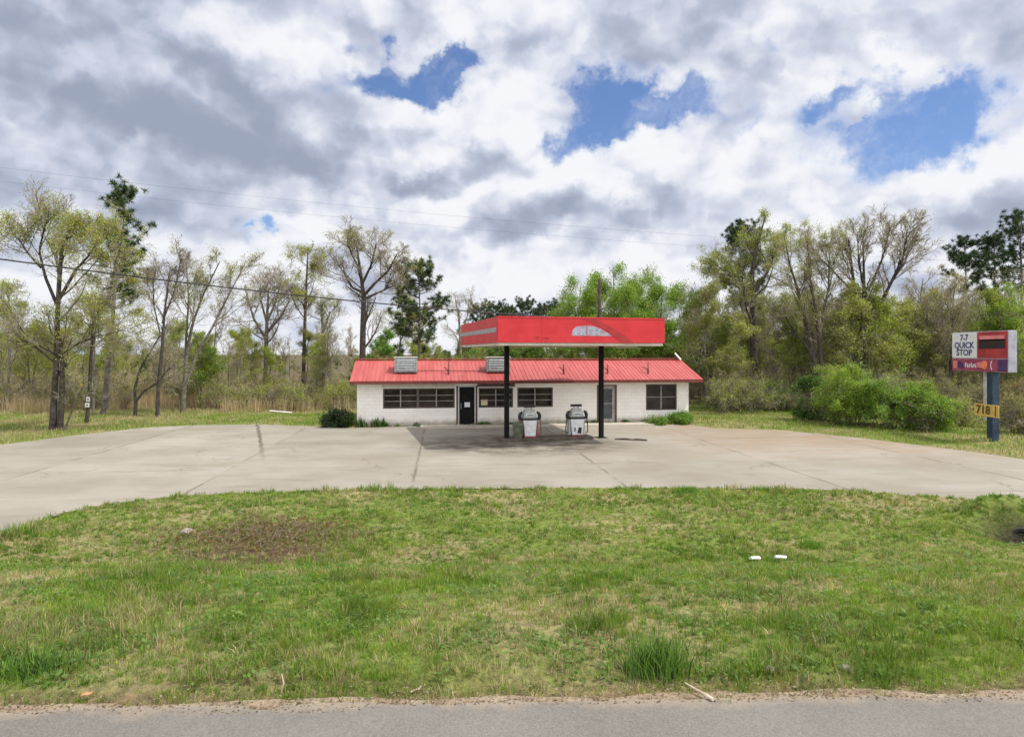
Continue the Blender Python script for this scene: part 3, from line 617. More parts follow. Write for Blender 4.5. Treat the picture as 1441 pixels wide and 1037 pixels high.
# ------------------------------------------------------------------ the store
BA = R(8.0); BX, BY = -8.39, 36.1
def front(px, py=HY, v=0.0):
    """u along the store front (v in front of it < 0) and z seen at a photo pixel"""
    a = (px - CX) / F; c, s = math.cos(BA), math.sin(BA); x0 = BX - s * v; y0 = BY + c * v
    u = (a * y0 - x0) / (c - a * s); Y = y0 + u * s
    return u, CH + (HY - py) / F * Y
def build_store():
    root = empty('store_building', (BX, BY, 0), BA)
    tag(root, 'long low white block store with a faded red metal roof behind the pump canopy', 'store')
    L = front(969)[0]; Dp = 7.2; HW = 2.52; TH = 0.2
    def rect(px0, px1, py0, py1):
        u0 = front(px0)[0]; u1 = front(px1)[0]; zt = front((px0 + px1) / 2, py0)[1]; zb = front((px0 + px1) / 2, py1)[1]
        return [u0, u1, max(zb, 0.0), zt]
    wins = [rect(539, 588, 543.5, 571), rect(588.6, 640, 543.5, 571), rect(673.5, 722, 543, 571), rect(728, 778, 541.5, 570), rect(909, 952.5, 540, 577)]
    for w in (wins[0], wins[1], wins[2], wins[3]): w[2] = 0.98; w[3] = 2.08
    wins[4][2] = 0.72; wins[4][3] = 2.22
    wins[1][0] = wins[0][1] + 0.004
    doors = [rect(642, 672, 541, 598), rect(840, 868, 541, 598)]
    for d in doors: d[2] = 0.05; d[3] = 2.20
    holes = wins + doors
    us = sorted({0.0, L} | {h[0] for h in holes} | {h[1] for h in holes}); zs = sorted({-0.1, HW} | {h[2] for h in holes} | {h[3] for h in holes})
    mb = MB()
    inside = lambda u, z: any(h[0] - 1e-6 < u < h[1] + 1e-6 and h[2] - 1e-6 < z < h[3] + 1e-6 for h in holes)
    for i in range(len(us) - 1):
        for j in range(len(zs) - 1):
            if not inside((us[i] + us[i + 1]) / 2, (zs[j] + zs[j + 1]) / 2):
                for v, o in ((0.0, 1), (TH, -1)):
                    q = [(us[i], v, zs[j]), (us[i + 1], v, zs[j]), (us[i + 1], v, zs[j + 1]), (us[i], v, zs[j + 1])]
                    mb.add(q if o > 0 else q[::-1], [(0, 1, 2, 3)])
    for u0, u1, z0, z1 in holes:
        mb.add([(u0, 0, z0), (u0, TH, z0), (u0, TH, z1), (u0, 0, z1)], [(0, 1, 2, 3)]); mb.add([(u1, 0, z0), (u1, TH, z0), (u1, TH, z1), (u1, 0, z1)], [(3, 2, 1, 0)])
        mb.add([(u0, 0, z0), (u1, 0, z0), (u1, TH, z0), (u0, TH, z0)], [(0, 1, 2, 3)]); mb.add([(u0, 0, z1), (u1, 0, z1), (u1, TH, z1), (u0, TH, z1)], [(3, 2, 1, 0)])
    RID_V, RID_Z = 2.7, 3.60     # ridge line
    for u0, u1 in ((0, TH), (L - TH, L)):    # gable ends
        poly = [(TH, -0.1), (Dp, -0.1), (Dp, HW - 0.25), (RID_V, RID_Z - 0.12), (TH, HW)]
        n = len(poly); vs = [(u0, p[0], p[1]) for p in poly] + [(u1, p[0], p[1]) for p in poly]
        mb.add(vs, [tuple(range(n - 1, -1, -1)), tuple(range(n, 2 * n))] + [(i, (i + 1) % n, (i + 1) % n + n, i + n) for i in range(n)])
        mb.add([(u0, 0, -0.1), (u0, TH, -0.1), (u0, TH, HW), (u0, 0, HW)], [(3, 2, 1, 0)] if u0 == 0 else [(0, 1, 2, 3)])
        mb.add([(u1, 0, -0.1), (u1, TH, -0.1), (u1, TH, HW), (u1, 0, HW)], [(0, 1, 2, 3)])
    mb.box(TH, L - TH, Dp - TH, Dp, -0.1, HW - 0.25)
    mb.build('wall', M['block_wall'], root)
    ins = MB().box(TH + .02, L - TH - .02, 2.4, 2.45, 0, 2.3); ins.box(TH + .02, L - TH - .02, 0.22, 2.4, -0.06, 0.03)
    ins.build('interior', M['frame_brown'], root)
    # roof: ribbed sheets, front and rear slope
    EV, EZ = -0.62, 2.505; OV0, OV1 = -0.32, L + 0.62
    rib = []
    u = OV0
    while u < OV1 - 0.01:
        for du, h in ((0, 0), (0.165, 0), (0.178, 0.022), (0.212, 0.022), (0.224, 0)):
            if u + du <= OV1: rib.append((u + du, h))
        u += 0.225
    rib.append((OV1, 0))
    n = len(rib)
    def slope(name, v0, z0, v1, z1):
        nz = Vector((0, -(z1 - z0), abs(v1 - v0))).normalized()
        if v1 < v0: nz = Vector((0, (z1 - z0), abs(v1 - v0))).normalized()
        vs = []
        for v, z in ((v0, z0), (v1, z1)):
            for off in (0.0, -0.03): vs += [(a, v + nz.y * (h + off), z + nz.z * (h + off)) for a, h in rib]
        fs = []
        for i in range(n - 1):
            fs += [(i, i + 1, 2 * n + i + 1, 2 * n + i), (n + i + 1, n + i, 3 * n + i, 3 * n + i + 1), (i, n + i, n + i + 1, i + 1)]
        fs += [(0, 2 * n, 3 * n, n), (n - 1, 2 * n - 1, 4 * n - 1, 3 * n - 1)]
        o = MB().add(vs, fs).build(name, M['roof'], root); return o
    roof = slope('roof', EV, EZ, RID_V, RID_Z)
    slope('rear_roof', Dp + 0.5, HW - 0.35, RID_V + 0.004, RID_Z)
    MB().prism([(0, 0)] * 0 or [(OV0 - 0.01, RID_Z + .05), (OV1 + .01, RID_Z + .05), (OV1 + .01, RID_Z + .085), (OV0 - .01, RID_Z + .085)], RID_V - 0.14, RID_V + 0.16).build('ridge_cap', M['roof'], roof)
    MB().box(OV0, OV1, EV + 0.012, EV + 0.045, EZ - 0.17, EZ - 0.032).build('eave_fascia', M['fascia_dark'], root)
    MB().box(OV0 + .01, OV1 - .01, EV + 0.047, -0.003, EZ - 0.15, EZ - 0.12).build('soffit', M['soffit'], root)
    for uu in (OV0 - 0.004, OV1 - 0.03):      # dark barge boards on both gables
        b = MB(); q = [(EV, EZ - .16), (RID_V, RID_Z - .16), (Dp + .5, HW - .35 - .16), (Dp + .5, HW - .38), (RID_V, RID_Z - .02), (EV, EZ - .035)]
        vs = [(uu, p[0], p[1]) for p in q] + [(uu + .034, p[0], p[1]) for p in q]; k = len(q)
        b.add(vs, [(0, 1, 4, 5), (1, 2, 3, 4), (k + 5, k + 4, k + 1, k), (k + 4, k + 3, k + 2, k + 1)] + [(i, i + k, (i + 1) % k + k, (i + 1) % k) for i in range(k)])
        b.build('barge_board', M['fascia_dark'], root)
    fl = MB().tube([(OV1 - 0.12, RID_V - 0.34, RID_Z - 0.02), (OV1 - 0.42, RID_V - 0.1, RID_Z + 0.40)], 0.055, 8); fl.build('flashing_board', M['litter_white'], roof)
    # cream boards over the left windows, dark strip imitating shade over the middle
    MB().box(wins[0][0] - .08, doors[0][0] - .1, -0.035, -0.004, 2.13, 2.345).build('header_board', M['eave_white'], root)
    MB().box(doors[0][1] - 0.02, wins[2][1] + .1, -0.03, -0.004, 2.13, 2.345).build('lintel_shade', M['frame_brown'], root)
    # windows
    def window(w, cols, rows, sill=True):
        u0, u1, z0, z1 = w; fr = MB(); t = 0.075; y0, y1 = 0.03, 0.12
        fr.box(u0, u1, y0, y1, z0, z0 + t).box(u0, u1, y0, y1, z1 - t, z1).box(u0, u0 + t, y0, y1, z0 + t, z1 - t).box(u1 - t, u1, y0, y1, z0 + t, z1 - t)
        f = fr.build('window', M['frame_brown'], root)
        MB().box(u0 + t, u1 - t, 0.085, 0.095, z0 + t, z1 - t).build('pane', M['glass'], f)
        mu = MB(); a, b = u0 + t, u1 - t
        for i in range(1, cols):
            c = a + (b - a) * i / cols; mu.box(c - 0.03, c + 0.03, 0.058, 0.083, z0 + t, z1 - t)
        for j in range(1, rows):
            c = z0 + t + (z1 - z0 - 2 * t) * j / rows
            for i in range(cols): mu.box(a + (b - a) * i / cols + (.032 if i else 0), a + (b - a) * (i + 1) / cols - (.032 if i < cols - 1 else 0), 0.062, 0.082, c - 0.015, c + 0.015)
        mu.build('muntin', M['mullion'], f)
        if sill: MB().box(u0 - .05, u1 + .05, -0.06, 0.028, z0 - 0.06, z0 - 0.002).build('sill', M['frame_brown'], f)
        return f
    window(wins[0], 2, 3, False); window(wins[1], 2, 3, False); w3 = window(wins[2], 2, 3, False); window(wins[3], 2, 3, False); window(wins[4], 2, 2, False)
    MB().box(wins[2][0] + .14, wins[2][0] + .5, 0.072, 0.084, 1.10, 1.42).build('window_notice', M['paper_tan'], w3)
    MB().box(wins[2][1] - .42, wins[2][1] - .2, 0.072, 0.084, 1.12, 1.34).build('window_notice', M['paper'], w3)
    # doors
    u0, u1, z0, z1 = doors[0]
    fr = MB().box(u0 + .10, u0 + .17, 0.0 - .01, 0.12, z0, z1).box(u1 - .17, u1 - .10, -.01, 0.12, z0, z1).box(u0 + .17, u1 - .17, -.01, 0.12, z1 - .07, z1)
    d = MB().box(u0 + .17, u1 - .17, 0.07, 0.11, z0, z1 - .07).build('door', M['black_door'], root); d['label'] = 'black front door with a white notice'
    fr.build('frame', M['alu'], d)
    MB().box(u0 + .004, u0 + .098, .02, .12, z0, z1).box(u1 - .098, u1 - .004, .02, .12, z0, z1).build('side_jamb', M['frame_brown'], d)
    MB().box((u0 + u1) / 2 - .13, (u0 + u1) / 2 + .17, 0.058, 0.068, 1.02, 1.28).build('notice', M['paper'], d)
    MB().tube([(u0 + .27, 0.04, .9), (u0 + .27, 0.02, .93), (u0 + .27, 0.02, 1.2), (u0 + .27, 0.04, 1.23), (u0 + .27, .068, 1.23)], 0.013).build('handle', M['alu'], d)
    u0, u1, z0, z1 = doors[1]
    d2 = MB().box(u0 + .1, u0 + .26, 0.04, 0.09, z0, z1 - .06).box(u1 - .26, u1 - .1, .04, .09, z0, z1 - .06).box(u0 + .26, u1 - .26, .04, .09, z0, z0 + .22).box(u0 + .26, u1 - .26, .04, .09, z1 - .24, z1 - .06).box(u0 + .26, u1 - .26, .04, .09, 1.10, 1.15).build('door', M['mullion'], root)
    d2['label'] = 'pale storm door with grey glass'
    MB().box(u0 + .26, u1 - .26, 0.062, 0.070, z0 + .22, 1.10).box(u0 + .26, u1 - .26, .062, .070, 1.15, z1 - .24).build('pane', M['glass_grey'], d2)
    MB().box(u0, u0 + .098, 0.0 - .012, .12, z0, z1).box(u1 - .098, u1, -.012, .12, z0, z1).box(u0 + .098, u1 - .098, -.012, .12, z1 - .058, z1).build('frame', M['frame_brown'], d2)
    MB().tube([(u1 - .18, .04, 1.0), (u1 - .18, .0, 1.0), (u1 - .28, 0.0, 1.0)], 0.016).build('handle', M['mullion'], d2)
    # vent pipes with crossed brackets, conduit on the roof
    def on_roof(px, t):
        vv = EV + (RID_V - EV) * t; return front(px, HY, vv)[0], vv, EZ + (RID_Z - EZ) * t
    for px, h in ((631, .75), (793, .55), (855, .55), (912, .62)):
        u, v, z = on_roof(px, 0.28)
        b = MB().tube([(u, v, z - .02), (u, v, z + .28)], 0.055).tube([(u, v, z + .28), (u + .03, v + .1, z + h)], 0.03, 6)
        b.tube([(u, v + .02, z + .2), (u - .22, v + .3, z + .42)], 0.028, 6)
        b.build('vent_pipe', M['rust'], roof)
    p = [on_roof(587 + 22 * i, 0.42 - 0.006 * i) for i in range(6)]; MB().tube([(a, b, c + .07) for a, b, c in p], 0.022, 6).build('conduit', M['rust'], roof)
    for nm, px0, px1, lab in (('c', 555, 587, 'galvanised roof cooler box on the left half of the red store roof'), ('d', 685, 718, 'rusty-sided roof cooler box on the red roof beside the left canopy post')):
        u0, v, z = on_roof(px0, 0.30); u1 = on_roof(px1, 0.30)[0]; w = u1 - u0; h = 0.86
        X = root.matrix_basis if False else Matrix.Translation((BX, BY, 0)) @ Matrix.Rotation(BA, 4, 'Z')
        pos = X @ Vector((u0, v, z + .05)); t = empty('roof_cooler', pos, BA); tag(t, lab, 'roof cooler', 'cooler boxes on the store roof')
        dpt = 0.95; zz = dpt * (RID_Z - EZ) / (RID_V - EV)
        MB().box(0, w, 0, dpt, 0.06, h).build('cabinet', M['cooler'], t, 0.015)
        MB().box(-.03, w + .03, -.03, dpt + .03, h + .002, h + .05).build('lid', M['board_grey'], t, 0.01)
        lv = MB()
        for k in range(7): lv.add([(.1, -.035, .16 + k * .09), (w - .1, -.035, .16 + k * .09), (w - .1, -.004, .22 + k * .09), (.1, -.004, .22 + k * .09), (.1, -.025, .15 + k * .09), (w - .1, -.025, .15 + k * .09)], [(0, 1, 2, 3), (4, 5, 1, 0)])
        lv.build('louver', M['cooler'], t); MB().box(.08, w - .08, -.003, -.001, .12, h - .08).build('louver_backing', M['louver_dark'], t)
        for a in (.08, w - .14):
            for b, zb in ((.06, 0.0), (dpt - .12, .10)): MB().box(a, a + .06, b, b + .06, -.22 + zb * 2.2, .058).build('leg', M['rust'], t)
    # narrow raised walkway along the front
    wk = MB().box(3.4, L - 2.2, -1.35, -0.004, -0.1, 0.06).build('walkway', M['slab'], None, 0.01); wk.location = (BX, BY, 0); wk.rotation_euler = (0, 0, BA); tag(wk, kind='structure')
build_store()

# ------------------------------------------------------------------ fuel canopy
CA = R(14.5); CXO, CYO = -0.573, 26.9
def cloc(u, v, z=0.0): return (CXO + math.cos(CA) * u - math.sin(CA) * v, CYO + math.sin(CA) * u + math.cos(CA) * v, z)
def build_canopy():
    W, D, Z0, Z1 = 7.39, 8.4, 4.43, 5.48
    t = empty('fuel_canopy', cloc(0, 0), CA); tag(t, 'red flat-topped fuel canopy on two black posts in front of the store', 'canopy')
    for q in ((0, W, 0, .05), (0, W, D - .05, D), (0, .05, .052, D - .052), (W - .05, W, .052, D - .052)): MB().box(*q, Z0, Z1).build('fascia', M['red_panel'], t, 0.012)
    MB().box(.055, W - .055, .055, D - .055, Z0 + .06, Z0 + .10).box(.055, W - .055, .055, D - .055, Z0 + .72, Z0 + .76).build('deck', M['soffit'], t)
    MB().box(.06, W - .06, .06, .22, Z0 - .12, Z0 - .003).box(.06, .22, .222, D - .22, Z0 - .12, Z0 - .003).box(W - .22, W - .06, .222, D - .22, Z0 - .12, Z0 - .003).box(.06, W - .06, D - .22, D - .06, Z0 - .12, Z0 - .003).build('soffit_edge', M['soffit'], t)
    MB().box(-.004, W + .004, -.015, -.002, Z1 - .035, Z1 + .02).build('top_trim', M['red_panel'], t)
    MB().box(-.012, -.002, .25, D - .1, Z0 + .43, Z0 + .62).build('stripe', M['grey_stripe'], t)
    # worn emblem and dark diagonal band on the front panel
    def fx(px): # u on the front face
        a = (px - CX) / F; return (a * CYO - CXO) / (math.cos(CA) - a * math.sin(CA))
    def P(px, py):
        u = fx(px); return (u, CH + (HY - py) / F * (CYO + u * math.sin(CA)))
    def decal(name, pts, mat, y0): return MB().prism([P(*p) for p in pts], y0, y0 + .003).build(name, mat, t)
    decal('emblem', [(804, 472.5), (806, 464), (811, 459.5), (825, 458), (835, 459), (846, 463), (856, 469), (861, 473)], M['pale_emblem'], -.005)
    decal('diagonal_band', [(822, 448.5), (836, 448.5), (856, 458), (878, 471), (893, 483), (877, 483), (862, 472), (846, 461)], M['maroon'], -.0095)
    b = MB()
    for x0, x1, y0, y1 in ((809, 811.5, 462, 471), (812.5, 816, 461, 463), (812.5, 816, 466, 468), (817.5, 819.5, 462, 471), (821, 823, 464, 470), (827, 829, 461, 470), (830, 834, 461.5, 463.5), (835, 837, 462, 470), (838, 841, 467, 469), (842, 844, 463.5, 470)):
        b.prism([P(x0, y1), P(x1, y1), P(x1, y0), P(x0, y0)], -.0075, -.0055)
    b.build('emblem_lettering', M['blue_mark'], t)
    MB().prism([P(825.4, 474), P(826.2, 474), P(826.2, 449), P(825.4, 449)], -.0078, -.0056).build('panel_seam', M['maroon'], t)
    for k in (1, 2, 3):
        MB().box(W * k / 4 - .006, W * k / 4 + .006, -.0042, -.002, Z0 + .01, Z1 - .04).build('panel_seam', M['maroon'], t)
    for k in range(9):
        u = .4 + k * .82; MB().box(u - .012, u + .012, -.008, -.002, Z0 + .05, Z0 + .075).build('rivet', M['maroon'], t)
    decal('scrape', [(752, 474.5), (757, 472.5), (759, 474.5), (756, 477.5), (752, 477)], M['maroon'], -.005)
    decal('scrape', [(763, 475.5), (768, 474), (774, 475.5), (772, 477.5), (765, 477.2)], M['maroon'], -.005)
    for u in (1.22, 5.84):
        p = MB().box(u - .10, u + .10, 3.30, 3.50, 0.02, Z0 + .058).build('post', M['black_paint'], t, 0.015)
        MB().box(u - .24, u + .24, 3.16, 3.64, -.05, .018).build('base_plate', M['black_paint'], p)
    # conduit hanging below the soffit
    MB().tube([(5.3, .5, Z0 - .02), (5.4, .5, Z0 - .2), (6.4, .6, Z0 - .17), (6.42, .6, Z0 - .02)], 0.02, 6).build('loose_conduit', M['eave_white'], t)
build_canopy()

def wpos(px, py):
    x, y = hit(px, py); return (x, y, 0.0)
def build_pumps():
    # low island the pumps stand on
    isl = MB().box(-.0, 4.4, -.55, .55, -.08, .13).build('pump_island', M['curb'], None, 0.04)
    isl.location = cloc(.9, 3.45); isl.rotation_euler = (0, 0, CA); tag(isl, 'low dark stained curb under the two fuel pumps', 'curb')
    def pump(u, label, hole):
        t = empty('fuel_pump', cloc(u, 3.45, 0.132), CA - R(2)); tag(t, label, 'fuel pump', 'fuel pumps on the island')
        # lower cabinet, a little narrower to the foot
        lo = MB().prism([(-.25, .06), (.25, .06), (.33, .80), (-.33, .80)], -.24, .24).build('cabinet', M['white_paint'], t, 0.02)
        if hole: MB().prism([(-.02, .14), (.17, .10), (.20, .40), (.05, .42)], -.2445, -.2405).build('broken_panel', M['sign_black'], lo); MB().prism([(-.16, .22), (-.11, .2), (-.10, .42), (-.17, .40)], -.2445, -.2405).build('broken_panel', M['sign_black'], lo)
        MB().box(-.29, .29, -.27, .27, 0, .058).build('base', M['red_dark'], t, 0.01)
        MB().box(-.40, .40, -.27, .27, .802, .878).build('band', M['rubber'], t, 0.01)
        hd = MB().prism([(-.33, .88), (.33, .88), (.25, 1.16), (.20, 1.28), (-.20, 1.28), (-.25, 1.16)], -.2, .2).build('head', M['grey_enamel'], t, 0.015)
        MB().box(-.19, .19, -.206, -.2, .97, 1.10).build('display', M['white_paint'], hd)
        MB().box(-.16, .16, -.212, -.2065, 1.0, 1.04).build('dial_window', M['glass_grey'], hd)
        [MB().box(a, a + .03, -.04, .04, 1.282, 1.36).build('sign_support', M['grey_enamel'], t) for a in (-.12, .09)]
        MB().box(-.26, .26, -.09, .09, 1.362, 1.47).build('topper', M['rubber'], t, 0.01)
        for s in (-1, 1):
            n = MB(); n.tube([(s * .345, -.1, 1.16), (s * .43, -.1, 1.10), (s * .475, -.1, .98), (s * .47, -.1, .84)], [.045, .075, .085, .06], 8); n.box(min(s * .34, s * .52), max(s * .34, s * .52), -.16, -.03, .80, .90)
            nz = n.build('nozzle', M['rubber'], t, smooth=False)
            pts = [(s * .48, -.1, .84)] + [(s * (.49 + .05 * math.sin(k / 8 * math.pi)), -.12 + .05 * k / 8, .82 - .66 * math.sin(min(1, k / 7) * math.pi / 2)) for k in range(1, 8)] + [(s * .40, -.05, .12), (s * .345, .0, .35), (s * .34, .05, .66)]
            MB().tube(pts, .024, 7).build('hose', M['rubber'] if hole else M['red_dark'], nz, smooth=True)
            MB().prism([(s * .30, .05), (s * .40, .05), (s * .38, .79), (s * .345, .79)] if s > 0 else [(s * .40, .05), (s * .30, .05), (s * .345, .79), (s * .38, .79)], -.12, .2).build('side_guard', M['red_dark'] if not hole else M['grey_enamel'], t)
    pump(2.30, 'white fuel pump with dull red side guards, nearer the green bin', False)
    pump(4.60, 'white fuel pump with a black hole broken in its lower front', True)
    # bin between the left post and the pump
    t = empty('waste_bin', cloc(1.70, 3.2, 0.132), CA); tag(t, 'weathered green waste bin between the left canopy post and a pump', 'bin')
    n = 14; ring = lambda r, z: [(r * math.cos(2 * math.pi * k / n), r * math.sin(2 * math.pi * k / n), z) for k in range(n)]
    def lathe(prof, name, mat):
        mb = MB(); vs = [];
        for r, z in prof: vs += ring(r, z)
        mb.add(vs, [(i * n + k, i * n + (k + 1) % n, (i + 1) * n + (k + 1) % n, (i + 1) * n + k) for i in range(len(prof) - 1) for k in range(n)] + [tuple(range(n - 1, -1, -1)), tuple(range((len(prof) - 1) * n, len(prof) * n))])
        return mb.build(name, mat, t)
    lathe([(.19, 0), (.24, .56), (.255, .57), (.255, .60)], 'body', M['olive_bin']); lathe([(.26, .602), (.25, .66), (.15, .72), (.05, .73)], 'lid', M['olive_bin'])
build_pumps()

# ------------------------------------------------------------------ roadside sign, set across the verge so it faces along the road
def build_sign():
    X0 = 21.55; YL, YR = 32.6, 28.6       # far and near ends
    t = empty('roadside_sign', (X0, 30.6, float(zground(21.55, 30.6))), -math.pi / 2)   # local x runs towards the road, local -y is the face
    tag(t, 'tall two-panel store sign on a dark blue pole by the right hand woods', 'sign')
    loc = lambda px: ((30.6 - (X0 - .2) * F / (px - CX)))   # local x of a photo column on the sign face
    xl, xr = loc(1340), loc(1419)
    gz = t.location.z
    Z0, Z1 = 3.16 - gz, 4.98 - gz; ym = -.2
    cab = MB().box(xl, xr, -.195, .18, Z0, Z1).build('cabinet', M['sign_cab'], t, 0.02)
    w = xr - xl; xm = xl + .475 * w; zm = Z0 + .60
    def plate(name, x0, x1, z0, z1, mat, y=-.2): return MB().box(x0, x1, y - .012, y, z0, z1).build(name, mat, t)
    wp = plate('white_panel', xl + .02, xm - .02, zm + .02, Z1 - .02, M['sign_white'])
    plate('red_panel', xm + .02, xr - .04, zm + .02, Z1 - .02, M['sign_red'])
    plate('bleached_strip', xm + .16, xr - .20, Z1 - .42, Z1 - .19, M['sign_pink'], -.214)
    plate('price_window', xm + .12, xr - .16, zm + .44, zm + .86, M['sign_black'], -.214)
    plate('lower_panel', xl + .02, xr - .04, Z0 + .02, zm - .02, M['sign_plum'])
    plate('purple_block', xr - .60, xr - .06, Z0 + .05, zm - .05, M['sign_purple'], -.214)
    pb = MB().prism([(xl + .42, Z0 + .14), (xl + .86, Z0 + .14), (xl + .80, Z0 + .34), (xl + .66, Z0 + .46), (xl + .46, Z0 + .46)], -.225, -.214).build('purple_block', M['sign_purple'], t)
    plate('pink_block', xl + .1, xl + .40, Z0 + .12, zm - .12, M['sign_pink'], -.214)
    def text(body, size, x, z, mat, y, sx=1.0):
        me = text_mesh(body, size, .006, sx); me.materials.append(mat); o = link('lettering', me, t); o.location = (x, y, z); o.rotation_euler = (R(90), 0, 0); return o
    cxw = (xl + xm) / 2
    text('7-7', .42, cxw, Z1 - .27, M['ink_blue'], -.218, 1.0); text('QUICK', .40, cxw, Z1 - .62, M['ink_blue'], -.218, 1.08); text('STOP', .40, cxw, Z1 - .965, M['ink_blue'], -.218, 1.12)
    # worn white letters and the orange flame of the lower panel
    b = MB()
    for k, (dx, hh) in enumerate(((.0, .22), (.13, .16), (.26, .16), (.39, .22), (.52, .16), (.65, .18))):
        x = xl + .95 + dx; b.box(x, x + .05, -.222, -.214, Z0 + .18, Z0 + .18 + hh); b.box(x + .052, x + .1, -.222, -.214, Z0 + .18 + hh * (.0 if k % 2 else .6), Z0 + .18 + hh * (.3 if k % 2 else .9))
    b.build('worn_lettering', M['sign_white'], t)
    MB().prism([(xl + 1.72, Z0 + .2), (xl + 2.1, Z0 + .16), (xl + 2.1, Z0 + .45), (xl + 1.72, Z0 + .4)], -.224, -.214).build('flame_mark', M['sign_pink'], t)
    MB().prism([(xl + 2.24 + .17 * math.cos(a), Z0 + .31 + .2 * math.sin(a)) for a in np.linspace(0, 2 * math.pi, 14)[:-1]], -.226, -.214).build('flame_mark', M['sign_orange'], t)
    MB().prism([(xl + 2.72 + .11 * math.cos(a), Z0 + .30 + .21 * math.sin(a)) for a in np.linspace(.5 * math.pi, 1.5 * math.pi, 8)] + [(xl + 2.70 + .05 * math.cos(a), Z0 + .30 + .14 * math.sin(a)) for a in np.linspace(1.5 * math.pi, .5 * math.pi, 8)], -.224, -.214).build('crescent_mark', M['sign_white'], t)
    xp = loc(1390) + .05
    MB().box(xp - .18, xp + .18, -.16, .16, -.3, Z0 - .003).build('pole', M['sign_blue'], t, 0.02)
    MB().box(xp - .55, xp - .42, -.05, .08, .9, Z0 - .003).build('side_strut', M['grey_enamel'], t)
    ya, yb = loc(1371), loc(1405); zt, zb = CH + (HY - 568) / F * 30.4 - gz, CH + (HY - 585) / F * 30.4 - gz
    bd = MB().box(ya, yb, -.20, -.165, zb, zt).build('price_board', M['sign_yellow'], t)
    for ch, dx in (('7', -.40), ('1', -.10), ('8', .20)):
        me = text_mesh(ch, .52, .006, 1.15); me.materials.append(M['ink_brown']); o = link('digit', me, bd); o.location = ((ya + yb) / 2 + dx - .08, -.207, (zb + zt) / 2); o.rotation_euler = (R(90), 0, 0)
    MB().box(yb - .2, yb - .15, -.212, -.202, zb + .04, zt - .04).build('divider', M['ink_brown'], bd)
build_sign()

# ------------------------------------------------------------------ utility poles and lines
def build_lines():
    P1 = at(843.5, 393, 46.0); zg = float(zground(P1[0], P1[1]))
    t = empty('utility_pole', (P1[0], P1[1], zg)); tag(t, 'dark wooden utility pole rising behind the red canopy', 'utility pole')
    MB().tube([(0, 0, -.3), (0, 0, P1[2] - zg)], [.17, .12], 10).build('shaft', M['pole_wood'], t)
    MB().tube([(.14, -.05, P1[2] - zg - 2.0), (.35, -.1, P1[2] - zg - 1.85), (.37, -.1, P1[2] - zg - 1.6)], .04, 6).build('insulator', M['grey_enamel'], t)
    LP = (-34.0, 27.0); z2 = float(zground(*LP)); t2 = empty('utility_pole', (*LP, z2)); tag(t2, 'wooden utility pole beyond the left edge carrying the cable', 'utility pole')
    MB().tube([(0, 0, -.3), (0, 0, 11.6)], [.18, .13], 10).build('shaft', M['pole_wood'], t2)
    def cable(name, pts, r, label):
        tag(MB().tube(pts, r, 6).build(name, M['cable']), label, 'cable')
    def sag(a, b, s, n=28): return [tuple(a[i] + (b[i] - a[i]) * k / n - (s * 4 * (k / n) * (1 - k / n) if i == 2 else 0) for i in range(3)) for k in range(n + 1)]
    a = (LP[0], LP[1], 9.75); e = (P1[0], P1[1], CH + (HY - 450) / F * 46)
    cable('power_cable', sag(a, e, 0.62), .036, 'thick black service cable running from the left edge to the pole behind the canopy')
    a = (-90, 52, 25.5); e = (75, 66, 13.0)
    cable('overhead_line', sag(a, e, 2.9, 60), .006, 'thin upper overhead line crossing the sky above the woods')
    a = (-90, 52, 24.2); e = (75, 66, 12.2)
    cable('overhead_line', sag(a, e, 2.9, 60), .0055, 'thin lower overhead line just under its twin in the sky')
build_lines()

# ------------------------------------------------------------------ trees
def tubes(P, Rr, sides, off):
    """P (B,n,3) Rr (B,n) -> verts, quads"""
    B, n, _ = P.shape
    T = np.empty_like(P); T[:, 1:-1] = P[:, 2:] - P[:, :-2]; T[:, 0] = P[:, 1] - P[:, 0]; T[:, -1] = P[:, -1] - P[:, -2]
    T /= np.linalg.norm(T, axis=2, keepdims=True) + 1e-9
    ref = np.where(np.abs(T[..., 2:3]) > 0.9, np.array([1.0, 0, 0]), np.array([0, 0, 1.0]))
    mt = T.mean(1, keepdims=True); ref = np.where(np.abs(mt[..., 2:3]) > 0.8, np.array([1.0, 0, 0]), np.array([0, 0, 1.0])) * np.ones_like(T)
    A = np.cross(T, ref); A /= np.linalg.norm(A, axis=2, keepdims=True) + 1e-9; Bn = np.cross(T, A)
    th = np.arange(sides) * 2 * np.pi / sides
    V = P[:, :, None, :] + Rr[:, :, None, None] * (np.cos(th)[None, None, :, None] * A[:, :, None, :] + np.sin(th)[None, None, :, None] * Bn[:, :, None, :])
    b = (np.arange(B) * n * sides)[:, None, None]; i = (np.arange(n - 1) * sides)[None, :, None]; k = np.arange(sides)[None, None, :]; k2 = (k + 1) % sides
    q = np.stack([b + i + k, b + i + k2, b + i + sides + k2, b + i + sides + k], -1).reshape(-1, 4) + off
    return V.reshape(-1, 3), q
def resample(pts, rad, n):
    pts = np.asarray(pts, float); rad = np.asarray(rad, float)
    # smooth polyline through the given points
    d = np.r_[0, np.cumsum(np.linalg.norm(np.diff(pts, axis=0), axis=1))]; s = np.linspace(0, d[-1], n)
    return np.column_stack([np.interp(s, d, pts[:, k]) for k in range(3)]), np.interp(s, d, rad)
